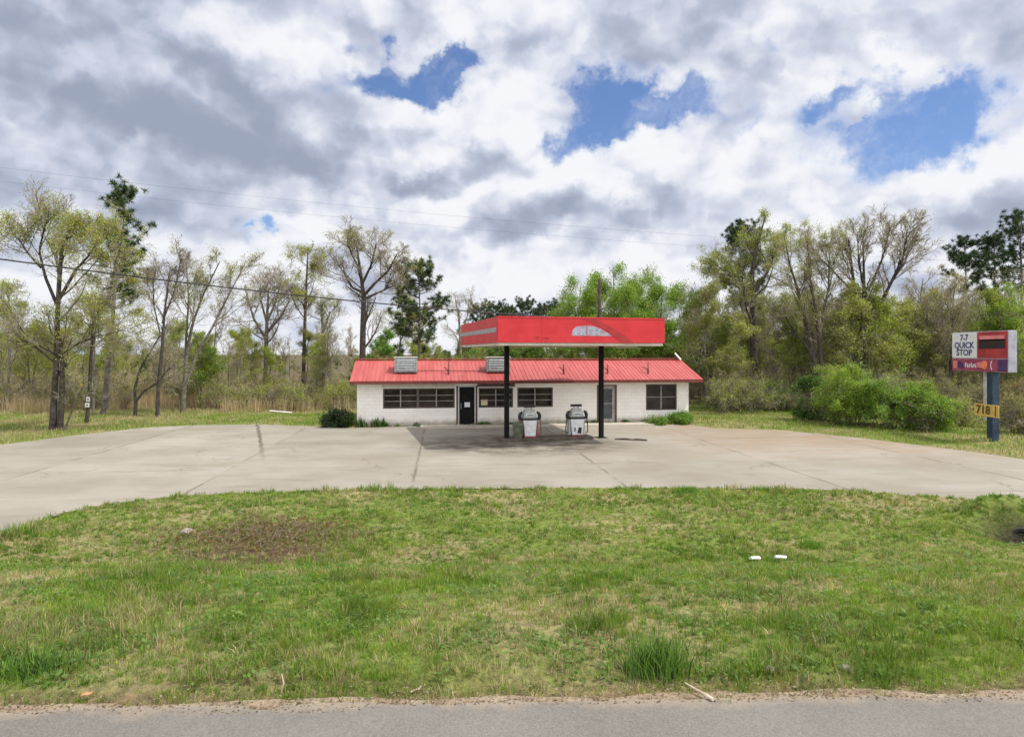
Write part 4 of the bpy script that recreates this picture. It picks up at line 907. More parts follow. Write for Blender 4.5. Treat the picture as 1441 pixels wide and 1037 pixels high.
def children(P, Rr, lens, rng, k, t0, t1, ang, ratio, n, up, wander, rr, rmin, tip=True):
    """k children for each branch"""
    B, m, _ = P.shape; N = B * k
    par = np.repeat(np.arange(B), k); t = (np.tile(np.arange(k), B) + rng.random(N)) / k * (t1 - t0) + t0
    f = t * (m - 1); i = np.minimum(f.astype(int), m - 2); w = (f - i)[:, None]
    S_ = P[par, i] * (1 - w) + P[par, i + 1] * w; r0 = Rr[par, i] * (1 - w[:, 0]) + Rr[par, i + 1] * w[:, 0]
    T = P[par, i + 1] - P[par, i]; T /= np.linalg.norm(T, axis=1, keepdims=True) + 1e-9
    rv = rng.normal(size=(N, 3)); rv -= T * (rv * T).sum(1, keepdims=True); rv /= np.linalg.norm(rv, axis=1, keepdims=True) + 1e-9
    a = np.radians(ang) * rng.uniform(0.65, 1.35, N)[:, None]
    Dn = T * np.cos(a) + rv * np.sin(a)
    L = lens[par] * ratio * rng.uniform(0.6, 1.25, N) * (1.15 - 0.55 * (t - t0) / max(t1 - t0, 1e-6))
    C = np.empty((N, n, 3)); C[:, 0] = S_; d = Dn.copy()
    for j in range(1, n):
        d = d + rng.normal(size=(N, 3)) * wander + np.array([0, 0, up]); d /= np.linalg.norm(d, axis=1, keepdims=True)
        C[:, j] = C[:, j - 1] + d * (L / (n - 1))[:, None]
    rs = np.minimum(np.maximum(r0 * rr, rmin), np.maximum(r0, rmin))
    Rc = rs[:, None] * np.linspace(1, 0.35, n)[None]; return C, np.maximum(Rc, rmin * 0.6), L
def leafquads(pos, size, color, rng, off, flat=0.0):
    n = len(pos); a = rng.normal(size=(n, 3)); a /= np.linalg.norm(a, axis=1, keepdims=True); b = rng.normal(size=(n, 3)); b -= a * (a * b).sum(1, keepdims=True); b /= np.linalg.norm(b, axis=1, keepdims=True)
    s = (size * rng.uniform(0.6, 1.4, n))[:, None]
    V = np.stack([pos - a * s, pos - b * s * 0.55, pos + a * s, pos + b * s * 0.55], 1).reshape(-1, 3)
    return V, np.arange(n * 4).reshape(-1, 4) + off, np.repeat(color, 4, 0)
PAL = {
    'lime': [(0.25, 0.295, 0.045), (0.31, 0.345, 0.07), (0.19, 0.235, 0.035)],
    'olive': [(0.20, 0.225, 0.055), (0.25, 0.27, 0.08), (0.155, 0.18, 0.045)],
    'bud': [(0.30, 0.285, 0.15), (0.25, 0.25, 0.10), (0.34, 0.32, 0.19)],
    'gold': [(0.30, 0.27, 0.04), (0.26, 0.25, 0.05), (0.34, 0.27, 0.05)],
    'bright': [(0.13, 0.245, 0.030), (0.185, 0.30, 0.05), (0.09, 0.19, 0.025)],
    'green': [(0.09, 0.17, 0.03), (0.13, 0.215, 0.045), (0.065, 0.13, 0.025)],
    'rust': [(0.27, 0.14, 0.05), (0.30, 0.19, 0.07), (0.22, 0.17, 0.06)],
    'pine': [(0.035, 0.065, 0.022), (0.055, 0.092, 0.03), (0.026, 0.05, 0.02)],
    'pine_light': [(0.085, 0.125, 0.03), (0.12, 0.155, 0.04), (0.05, 0.085, 0.025)],
    'dark': [(0.03, 0.06, 0.018), (0.045, 0.085, 0.025), (0.02, 0.042, 0.014)],
    'brush': [(0.24, 0.205, 0.10), (0.20, 0.185, 0.07), (0.30, 0.26, 0.15)],
}
for _k in PAL:
    if 'pine' not in _k and _k != 'dark': PAL[_k] = [tuple(1.3 * v for v in c) for c in PAL[_k]]
def palcol(names, n, rng):
    names = names if isinstance(names, (list, tuple)) else [names]
    p = np.array([c for nm in names for c in PAL[nm]]); return p[rng.integers(0, len(p), n)] * rng.uniform(0.75, 1.25, n)[:, None]

def decid(rng, stems, crown=3.0, k=(7, 6, 5, 0), ang=(50, 44, 44), ratio=(1.0, 0.52, 0.52), up=(0.07, 0.05, 0.04), t0=0.45, leaves=2500, size=0.05, pal='lime', twig_r=0.011, clump=0.6, spread=0.16, wander=0.16, fit=0.97):
    """returns trunk (verts, quads) and crown (verts, quads, colours, material indices)"""
    P, Rr = zip(*[resample(p, r, 14) for p, r in stems]); P = np.array(P); Rr = np.array(Rr)
    lens = np.full(len(P), crown)
    Rr = Rr * 0.80
    k = (int(k[0] * 1.25 + .5), k[1] + 1, k[2] + 1, k[3])
    L1, R1, l1 = children(P, Rr, lens * 1.15, rng, k[0], t0, 0.98, ang[0], ratio[0], 8, up[0], wander * 0.8, 0.42, 0.018)
    tv, tq = tubes(P, Rr, 9, 0); tvs = [tv]; tqs = [tq]; o = len(tv)
    v, q = tubes(L1, R1, 6, o); tvs.append(v); tqs.append(q); o += len(v)
    L2, R2, l2 = children(L1, R1, l1, rng, k[1], 0.18, 0.99, ang[1], ratio[1], 6, up[1], wander, 0.6, twig_r * 1.25)
    L3, R3, l3 = children(L2, R2, l2, rng, k[2], 0.15, 0.99, ang[2], ratio[2], 4, up[2], wander, 0.7, twig_r)
    cv = []; cq = []; co = 0; ends = [L2[:, 2:].reshape(-1, 3), L3.reshape(-1, 3)]
    for PP, RR in ((L2, R2), (L3, R3)):
        v, q = tubes(PP, RR, 3, co); cv.append(v); cq.append(q); co += len(v)
    if k[3]:
        L4, R4, l4 = children(L3, R3, l3, rng, k[3], 0.2, 0.99, 40, 0.55, 3, up[2], wander, 0.8, twig_r * 0.8)
        v, q = tubes(L4, R4, 3, co); cv.append(v); cq.append(q); co += len(v); ends.append(L4.reshape(-1, 3))
    ntw = co
    cols = [np.full((co, 3), 0.1)]; nq = sum(len(x) for x in cq)
    leaves = int(leaves * 2.1); size = size * .83; clump *= .7
    if leaves:
        E = np.concatenate(ends)
        f = fbm(E[:, 0] * 1.1 + 50 + E[:, 1] * 0.6, E[:, 2] * 1.1 + 9, int(rng.integers(1000)), 3)
        wgt = np.clip((f - 0.38) * 4, 0.02, 1) ** (2 * clump); idx = rng.choice(len(E), leaves, p=wgt / wgt.sum())
        pos = E[idx] + rng.normal(size=(leaves, 3)) * spread
        v, q, c = leafquads(pos, np.full(leaves, size), palcol(pal, leaves, rng), rng, co); cv.append(v); cq.append(q); cols.append(c)
    mi = np.zeros(nq + leaves, int); mi[nq:] = 1
    zt = max(float(p[:, 2].max()) for p in P) * 0.99; zc_ = np.percentile(np.concatenate(cv)[:, 2], 99.6)
    zt *= fit
    if fit and zc_ > zt:      # keep the whole crown as tall as the photographed one
        for a in tvs + cv: a[:, 2] = np.where(a[:, 2] > 0, a[:, 2] * zt / zc_, a[:, 2])
    return np.concatenate(tvs), np.concatenate(tqs), np.concatenate(cv), np.concatenate(cq), np.concatenate(cols), mi
def auto_stem(rng, H, r, lean=(0, 0), wob=0.25, top=0.9):
    n = 7; z = np.linspace(-0.25, H * top, n); p = np.column_stack([lean[0] * z / H + np.r_[0, 0, rng.normal(size=n - 2) * wob * 0.5], lean[1] * z / H + np.r_[0, 0, rng.normal(size=n - 2) * wob * 0.5], z])
    return p, r * np.linspace(1, 0.22, n) ** 1.0
def add_tree(name, data, loc, label, group, bark='bark', cat='tree', rz=0.0, sc=1.0):
    t = empty(name, loc, rz); t.scale = (sc, sc, sc); tag(t, label, cat, group)
    tv, tq, cv, cq, cc, mi = data
    if isinstance(tv, bpy.types.Mesh): mt, mc = tv, tq
    else:
        mt = np_mesh('trunk', tv, [tq], M[bark], smooth=True); mc = np_mesh('crown', cv, [cq], [M['twig'], M['leaf']], col=cc, midx=mi)
    link('trunk', mt, t); link('crown', mc, t); return t, mt, mc
def px_stems(px0, py0, D, lines, rng, depth=0.4):
    """stems traced as photo pixels, stood up at distance D with real depth; local to the tree base"""
    s = D / F; out = []
    for ln in lines:
        pts = []; rad = []; yy = 0.0; sl_ = rng.normal() * depth
        for i, (px, py, w) in enumerate(ln):
            yy = sl_ * (0 if i == 0 else i / (len(ln) - 1)) * abs(px - px0) * s
            pts.append(((px - px0) * s, yy, (py0 - py) * s)); rad.append(w * s / 2)
        pts[0] = (pts[0][0], pts[0][1], pts[0][2] - (0.25 if ln[0][1] >= py0 - 2 else 0)); out.append((np.array(pts), np.array(rad)))
    return out
def base(px, D):
    x = (px - CX) / F * D; return (x, D, float(zground(x, D)))

GL = 'trees along the left side'; GB = 'trees behind the store'; GR = 'trees of the right hand woods'
def build_named_trees():
    r = np.random.default_rng(11)
    # --- big twin-trunk tree by the left edge of the lot
    D = 34.5; st = px_stems(78, 606, D, [
        [(74, 606, 13), (76, 560, 10), (80, 500, 9), (81, 440, 8), (84, 380, 7), (88, 340, 5), (108, 300, 3.5)],
        [(84, 606, 11), (86, 560, 9), (86, 510, 7), (82, 470, 6)],
        [(80, 425, 6), (62, 385, 5), (48, 345, 3.5), (60, 300, 2)], [(82, 420, 6), (108, 375, 5), (130, 355, 3), (150, 330, 2)],
        [(58, 372, 4), (40, 350, 3), (30, 330, 2)], [(78, 510, 4), (50, 485, 3), (28, 470, 2)], [(82, 500, 3.5), (110, 480, 3), (135, 468, 2)]], r)
    d = decid(r, st, 2.6, (6, 6, 5, 3), t0=0.5, leaves=12000, size=0.05, pal=['lime', 'lime', 'gold', 'olive'], clump=0.7, spread=0.18, fit=1.12)
    add_tree('broadleaf_tree', d, base(78, D), 'big forked tree with twin dark trunks and sparse lime leaves by the left lot edge', GL, 'bark_dark')
    d = decid(r, px_stems(89, 606, 34.2, [[(89, 606, 4), (100, 578, 3.5), (112, 548, 3), (128, 526, 2)]], r), 0.9, (5, 3, 3, 0), leaves=60, size=.04, pal='bud')
    add_tree('leaning_sapling', d, base(89, 34.2), 'thin leafless sapling leaning right out of the foot of the twin-trunk tree', GL)
    # black snag that carries small white notices
    D = 37.5; d = decid(r, px_stems(121, 594, D, [[(121, 594, 7), (126, 555, 6.5), (129, 500, 6), (133, 450, 5), (138, 410, 3)]], r), 1.2, (6, 4, 4, 2), t0=.6, leaves=500, size=.045, pal='olive')
    t, _, _ = add_tree('dark_tree', d, base(121, D), 'slim black trunk with two small white notices nailed low on it', GL, 'bark_dark')
    s = D / F
    for dx, z, w_, h_ in ((.22, 1.35, .20, .26), (.17, 1.02, .24, .24)):
        o = MB().box(dx - w_ / 2, dx + w_ / 2, -.17, -.155, z - h_ / 2, z + h_ / 2).build('notice', M['sign_white'], t)
        MB().box(dx - w_ * .2, dx + w_ * .2, -.176, -.171, z - h_ * .2, z + h_ * .1).build('notice_mark', M['ink_blue'], o)
    d = decid(r, px_stems(133, 594, 41, [[(132, 588, 4), (134, 540, 3.5), (135, 480, 3), (140, 430, 2)]], r), 1.6, (6, 5, 4, 2), leaves=1600, size=.045, pal=['lime', 'olive'])
    add_tree('slender_tree', d, base(132, 41), 'slender grey tree just right of the black trunk with notices', GL)
    # tall pine with yellow vine growth
    D = 42.5; h = CH + (HY - 252) / F * D - .5
    pine('pine_tree', base(145, D), h, r, 'tall ragged pine with dark tufts at its tip, highest tree on the left', GL, start=.45, spread=1.75, tufts=46, lean=(1.3, .3), pals=('pine_light', 'pine'), sparse=True)
    d = decid(r, [auto_stem(r, 16.6, .16, (.8, 0.2))], 2.6, (13, 6, 5, 2), t0=.4, leaves=11000, size=.055, pal=['gold', 'lime'], clump=1.0, up=(.05, .04, .03))
    add_tree('yellow_green_tree', d, base(150, 45), 'yellow-green leafing tree wrapped round the tall left pine', GL)
    # forked small tree
    D = 42; d = decid(r, px_stems(190, 586, D, [[(190, 586, 7), (191, 565, 6), (189, 540, 4.5), (196, 505, 4), (212, 465, 3), (228, 425, 2)], [(191, 560, 5), (202, 542, 4), (219, 527, 3), (232, 500, 2)]], r), 1.8, (8, 5, 4, 2), t0=.4, leaves=500, size=.045, pal='bud')
    add_tree('forked_tree', d, base(190, D), 'small bare tree forking low into two crooked limbs, behind the tan grass', GL, 'bark_dark')
    D = 41.5; d = decid(r, px_stems(221, 587, D, [[(221, 587, 7), (223, 530, 6), (227, 470, 5), (229, 410, 3.5), (234, 335, 1.6)], [(226, 450, 3), (216, 400, 2.2), (214, 350, 1.2)], [(228, 430, 3), (243, 380, 2.2), (252, 320, 1.2)]], r), 1.9, (7, 6, 4, 3), t0=.5, ang=(26, 30, 32), leaves=250, size=.04, pal='bud')
    add_tree('bare_tree', d, base(221, D), 'straight leafless tree with upswept grey twigs right of the small forked tree', GL, 'bark_dark')
    D = 44.5; d = decid(r, px_stems(258, 581, D, [[(257, 581, 10), (259, 545, 8), (263, 490, 6), (272, 440, 4.5), (290, 395, 3), (318, 345, 1.6)], [(260, 540, 6), (275, 490, 5), (295, 445, 4), (312, 395, 3), (330, 340, 1.5)], [(261, 510, 5), (262, 460, 4), (266, 400, 3), (262, 345, 1.5)]], r), 2.2, (7, 6, 5, 3), t0=.45, ang=(30, 34, 36), leaves=3600, size=.048, pal=['bud', 'lime'], clump=.5)
    add_tree('leaning_tree', d, base(258, D), 'several-stemmed pale budding tree leaning right at the left corner of the lot', GL, 'bark')
    D = 57; d = decid(r, px_stems(374, 560, D, [[(374, 560, 9), (374, 510, 8), (375, 460, 7), (376, 420, 5), (378, 375, 2)], [(374, 458, 5), (357, 425, 4), (347, 385, 2)], [(375, 450, 5), (395, 420, 4), (408, 385, 2)], [(376, 430, 4), (388, 395, 3), (394, 362, 1.5)], [(375, 430, 4), (366, 395, 3), (362, 360, 1.5)]], r), 2.6, (7, 6, 5, 3), t0=.4, leaves=1500, size=.05, pal='bud', twig_r=.013)
    add_tree('round_bare_tree', d, base(374, D), 'round-headed bare tree with whitish twigs standing in the olive brush left of the store', GL, 'bark')
    D = 58; d = decid(r, px_stems(428, 560, D, [[(426, 560, 7), (428, 480, 6), (430, 410, 5), (433, 330, 1.6)]], r), 2.4, (12, 5, 5, 2), t0=.52, leaves=5200, size=.058, pal=['lime', 'olive', 'gold'], clump=1.1)
    add_tree('tall_thin_tree', d, base(428, D), 'tall thin straight tree with yellow-green upper leaves left of the store', GL, 'bark_dark')
    D = 60; d = decid(r, px_stems(455, 560, D, [[(455, 560, 7), (456, 490, 6), (454, 440, 4.5), (452, 400, 2)], [(456, 450, 4), (466, 420, 2)]], r), 1.9, (8, 5, 4, 2), t0=.5, leaves=1900, size=.05, pal=['olive', 'bud'])
    add_tree('stubby_tree', d, base(455, D), 'shorter broken-topped tree between the tall thin tree and the store roof', GL, 'bark')
    # the large bare tree behind the left half of the store
    D = 50; d = decid(r, px_stems(511, 590, D, [[(510, 590, 13), (510, 500, 11), (511, 440, 9.5), (512, 410, 8), (508, 375, 6), (504, 345, 4), (500, 318, 2)],
        [(512, 405, 6), (528, 385, 5), (548, 365, 4), (562, 338, 2)], [(511, 400, 6), (495, 392, 4.5), (482, 370, 3), (474, 345, 1.8)], [(510, 385, 5), (524, 355, 4), (533, 325, 2)], [(507, 365, 4), (494, 335, 2.5), (486, 315, 1.5)], [(514, 410, 5), (538, 398, 3.5), (560, 388, 2)]], r, .7), 2.3, (7, 6, 5, 3), t0=.35, leaves=3800, size=.05, pal=['bud', 'bud', 'lime'], twig_r=.012)
    add_tree('bare_tree', d, base(511, D), 'largest bare spreading tree, its dark trunk rising behind the left end of the red roof', GB, 'bark_dark')
    d = decid(r, [auto_stem(r, 11.8, .15, (.4, 0))], 2.9, (12, 6, 5, 2), t0=.42, leaves=7000, size=.06, pal=['lime', 'olive', 'gold'], clump=1.0)
    add_tree('leafing_tree', d, base(558, 60), 'pale lime leafing tree between the largest bare tree and the round pine', GB)
    D = 52; pine('pine_tree', base(590, D), CH + (HY - 374) / F * D, r, 'round-topped dark green pine behind the left roof cooler', GB, start=.38, spread=2.1, tufts=90, pals=('pine_light', 'pine'))
    D = 62; d = decid(r, px_stems(649, 560, D, [[(649, 560, 5), (648, 480, 4.5), (646, 440, 3.5), (640, 400, 1.5)], [(648, 470, 3), (657, 435, 2.2), (664, 405, 1.2)]], r), 1.8, (8, 5, 4, 2), t0=.4, leaves=400, size=.05, pal='bud')
    add_tree('thin_bare_tree', d, base(649, D), 'thin bare grey tree just left of the red canopy corner', GB, 'bark_pale')
    # bright spring-green trees behind the canopy
    for px, D, top, cr, lv, lab in ((818, 60, 366, 3.3, 9000, 'spreading bright green tree reaching left beside the pole behind the canopy'), (872, 57, 352, 3.1, 16000, 'fullest bright green tree above the middle of the canopy'), (935, 58, 352, 2.9, 14000, 'bright green round tree above the right end of the canopy'), (900, 66, 362, 2.6, 10000, 'deep green tree set back between two bright green ones')):
        H = CH + (HY - top) / F * D
        d = decid(r, [auto_stem(r, H, .15, (r.normal() * .5, 0), top=.9), auto_stem(r, H * .8, .1, (1.8, .5), top=.9), auto_stem(r, H * .78, .1, (-1.8, -.4), top=.9)], cr * .95, (8, 6, 5, 1), t0=.25, leaves=int(lv * 1.5), size=.074, pal=['bright', 'lime', 'bright'] if lv != 10000 else ['green', 'bright', 'lime'], clump=.55, spread=.25)
        add_tree('spring_green_tree', d, base(px, D), lab, GB)
    d = decid(r, [auto_stem(r, 12.2, .12)], 1.9, (9, 6, 5, 2), t0=.5, ang=(24, 28, 30), leaves=200, size=.05, pal='bud')
    add_tree('bare_tree', d, base(972, 62), 'bare grey twiggy tree right of the bright green trees', GB, 'bark_pale')
    d = decid(r, [auto_stem(r, 10.6, .14)], 2.3, (12, 6, 5, 2), t0=.3, leaves=6000, size=.06, pal=['olive', 'green'], clump=1.0)
    add_tree('olive_tree', d, base(995, 52), 'low olive green tree above the right end of the store roof', GB)
    # --- right
    D = 62; pine('pine_tree', base(1042, D), CH + (HY - 318) / F * D, r, 'dark pine rising behind the olive trees right of the store', GR, start=.5, spread=2.3, tufts=120, pals=('pine',), lean=(.3, 0))
    D = 50; d = decid(r, px_stems(1062, 590, D, [[(1060, 590, 15), (1061, 500, 13), (1060, 440, 11), (1058, 390, 8), (1066, 345, 5), (1078, 305, 2)], [(1061, 430, 7), (1042, 400, 5), (1022, 380, 3)], [(1060, 420, 7), (1080, 390, 5), (1098, 350, 2.5)]], r), 2.6, (9, 6, 5, 3), t0=.35, leaves=13000, size=.055, pal=['olive', 'lime', 'olive'], clump=.8)
    add_tree('olive_tree', d, base(1062, D), 'stout dark-trunked tree with an olive haze of leaves right of the store', GR, 'bark_dark')
    D = 46; d = decid(r, px_stems(1152, 580, D, [[(1150, 580, 10), (1148, 520, 9), (1138, 460, 7), (1126, 400, 5), (1112, 350, 3), (1105, 305, 1.5)], [(1152, 575, 7), (1156, 510, 6.5), (1150, 440, 5), (1140, 370, 3.5), (1136, 310, 1.6)], [(1146, 500, 6), (1135, 480, 5), (1118, 455, 3), (1105, 430, 2)], [(1152, 450, 5), (1168, 390, 3.5), (1172, 330, 1.6)]], r), 2.4, (9, 6, 5, 3), t0=.4, ang=(30, 34, 36), leaves=8500, size=.048, pal=['lime', 'olive', 'bud'], clump=.8)
    add_tree('leafing_tree', d, base(1152, D), 'multi-stemmed yellow-green tree with slanting dark trunks behind the green thicket', GR, 'bark_dark')
    D = 47; d = decid(r, px_stems(1213, 580, D, [[(1213, 580, 14), (1214, 500, 12), (1214, 455, 11), (1218, 420, 8), (1222, 370, 5), (1226, 300, 1.8)], [(1213, 450, 8), (1203, 405, 6.5), (1196, 360, 5), (1186, 310, 2)], [(1215, 450, 8), (1236, 415, 6.5), (1254, 370, 5), (1270, 320, 2)], [(1199, 390, 4), (1178, 345, 3), (1166, 305, 1.5)], [(1245, 395, 4), (1262, 350, 3), (1262, 300, 1.5)], [(1254, 375, 4), (1280, 345, 3), (1300, 312, 1.5)], [(1220, 400, 4), (1208, 345, 3), (1206, 296, 1.5)], [(1222, 390, 4), (1238, 340, 3), (1244, 292, 1.5)]], r, .8), 2.2, (7, 6, 5, 3), t0=.4, ang=(26, 28, 30), leaves=2600, size=.045, pal='bud', twig_r=.012)
    add_tree('vase_shaped_tree', d, base(1213, D), 'wide vase-shaped bare tree above the bright green thicket on the right', GR, 'bark_dark')
    for px, D, H, lab, pal, lv in ((1108, 56, 13.0, 'pale twiggy tree between the olive and the multi-stemmed tree', ['olive', 'bud'], 5000), (1290, 54, 12.6, 'brownish bare tree at the right shoulder of the vase-shaped tree', ['bud', 'brush'], 2600), (1335, 50, 11.6, 'brown twiggy tree just left of the roadside sign', ['brush', 'bud'], 3000), (1185, 58, 11.8, 'grey-green tree standing back between multi-stemmed and vase-shaped trees', ['olive'], 4500), (1255, 60, 10.8, 'dim olive tree seen through the limbs of the vase-shaped tree', ['olive', 'brush'], 4500)):
        d = decid(r, [auto_stem(r, H, .16, (r.normal() * .7, 0)), auto_stem(r, H * .85, .1, (r.normal() * 1.6, .4))], 2.3, (9, 6, 5, 3), t0=.35, ang=(30, 34, 36), leaves=lv, size=.05, pal=pal)
        add_tree('twiggy_tree', d, base(px, D), lab, GR, 'bark')
    for px, D, top, lab, sp in ((1357, 60, 338, 'ragged open-crowned pine behind and left of the roadside sign', 1.9), (1400, 62, 330, 'small dark pine above the roadside sign', 1.6), (1438, 54, 304, 'dark pine at the right edge of the picture', 2.2)):
        pine('pine_tree', base(px, D), CH + (HY - top) / F * D, r, lab, GR, start=.55, spread=sp, tufts=60, pals=('pine',), sparse=True)
    d = decid(r, [auto_stem(r, 9.8, .14)], 2.5, (12, 6, 5, 2), t0=.3, leaves=9500, size=.065, pal=['lime', 'bright'], clump=1.1, spread=.2)
    add_tree('lime_green_tree', d, base(1408, 46), 'lime green leafing tree right above the roadside sign', GR)
    d = decid(r, [auto_stem(r, 10.5, .14)], 2.4, (10, 6, 5, 2), t0=.35, leaves=4500, size=.055, pal=['lime', 'olive'], clump=.9)
    add_tree('lime_green_tree', d, base(12, 47), 'light green tree cut by the left edge of the picture', GL)
    d = decid(r, [auto_stem(r, 7.2, .1), auto_stem(r, 6.5, .08, (1.2, 0))], 2.0, (9, 5, 5, 2), t0=.3, leaves=5500, size=.055, pal=['lime', 'olive'], clump=.9)
    add_tree('leafing_sapling', d, base(40, 49), 'low yellow-green sapling behind the twin-trunk tree at the left', GL)
    d = decid(r, [auto_stem(r, 6.3, .1), auto_stem(r, 5.6, .08, (-1.0, 0))], 1.6, (9, 5, 5, 2), t0=.2, leaves=6500, size=.055, pal=['green', 'lime'], clump=.8)
    add_tree('green_sapling', d, base(283, 48), 'bushy dark green sapling right of the leaning pale tree', GL)

def pine(name, loc, H, rng, label, group, start=.45, spread=2.2, tufts=90, pals=('pine',), lean=(0, 0), sparse=False, reuse=None):
    t = empty(name, loc); tag(t, label, 'pine tree', group)
    st, sr = auto_stem(rng, H, .0095 * H + .03, lean, .12, .985); P, Rr = resample(st, sr, 14)
    tv, tq = tubes(P[None], Rr[None], 9, 0); vs = [tv]; qs = [tq]; o = len(tv)
    n = tufts; zt = start + (1 - start) * rng.random(n) ** 0.85; f = zt * 13; i = np.minimum(f.astype(int), 12); w = (f - i)[:, None]
    s0 = P[i] * (1 - w) + P[i + 1] * w; a = rng.uniform(0, 2 * np.pi, n)
    rel = (zt - start) / (1 - start); L = spread * (0.22 + 0.95 * np.sin(np.pi * np.clip(rel * .80 + .17, 0, 1)) ** 0.8) * rng.uniform(0.45, 1.1, n)
    if sparse: L *= rng.uniform(.7, 1.15, n)
    B = np.empty((n, 5, 3)); el = 0.35 * rel + rng.normal(size=n) * .15
    for j in range(5):
        u = j / 4; B[:, j] = s0 + np.column_stack([np.cos(a) * L * u, np.sin(a) * L * u, L * u * (el + .35 * u * u)])
    v, q = tubes(B, np.linspace(.035, .012, 5)[None] * np.ones((n, 1)), 4, o); vs.append(v); qs.append(q)
    # needle tufts: bursts of narrow blades round the outer half of each branch
    per = 5; c = np.concatenate([B[:, 4], B[:, 3]] + [B[:, 4] * k + B[:, 2] * (1 - k) + rng.normal(size=(n, 3)) * .22 for k in (.35, .7, .9)])
    m = 46; cen = np.repeat(c, m, 0); N = len(cen); d = rng.normal(size=(N, 3)) + [0, 0, .35]; d /= np.linalg.norm(d, axis=1, keepdims=True)
    ln = rng.uniform(.16, .36, N)[:, None]; sd = np.cross(d, rng.normal(size=(N, 3))); sd /= np.linalg.norm(sd, axis=1, keepdims=True) + 1e-9; wd = 0.017
    V = np.stack([cen + d * .03 - sd * wd, cen + d * .03 + sd * wd, cen + d * ln + sd * wd * .4, cen + d * ln - sd * wd * .4], 1).reshape(-1, 3)
    tuftc = palcol(list(pals), len(c), rng); col = np.repeat(np.repeat(tuftc, m, 0) * rng.uniform(.75, 1.25, N)[:, None], 4, 0)
    link('trunk', np_mesh('trunk', np.concatenate(vs), [np.concatenate(qs)], M['bark'], smooth=True), t)
    link('crown', np_mesh('crown', V, [np.arange(N * 4).reshape(-1, 4)], M['needle'], col=col), t)
build_named_trees()

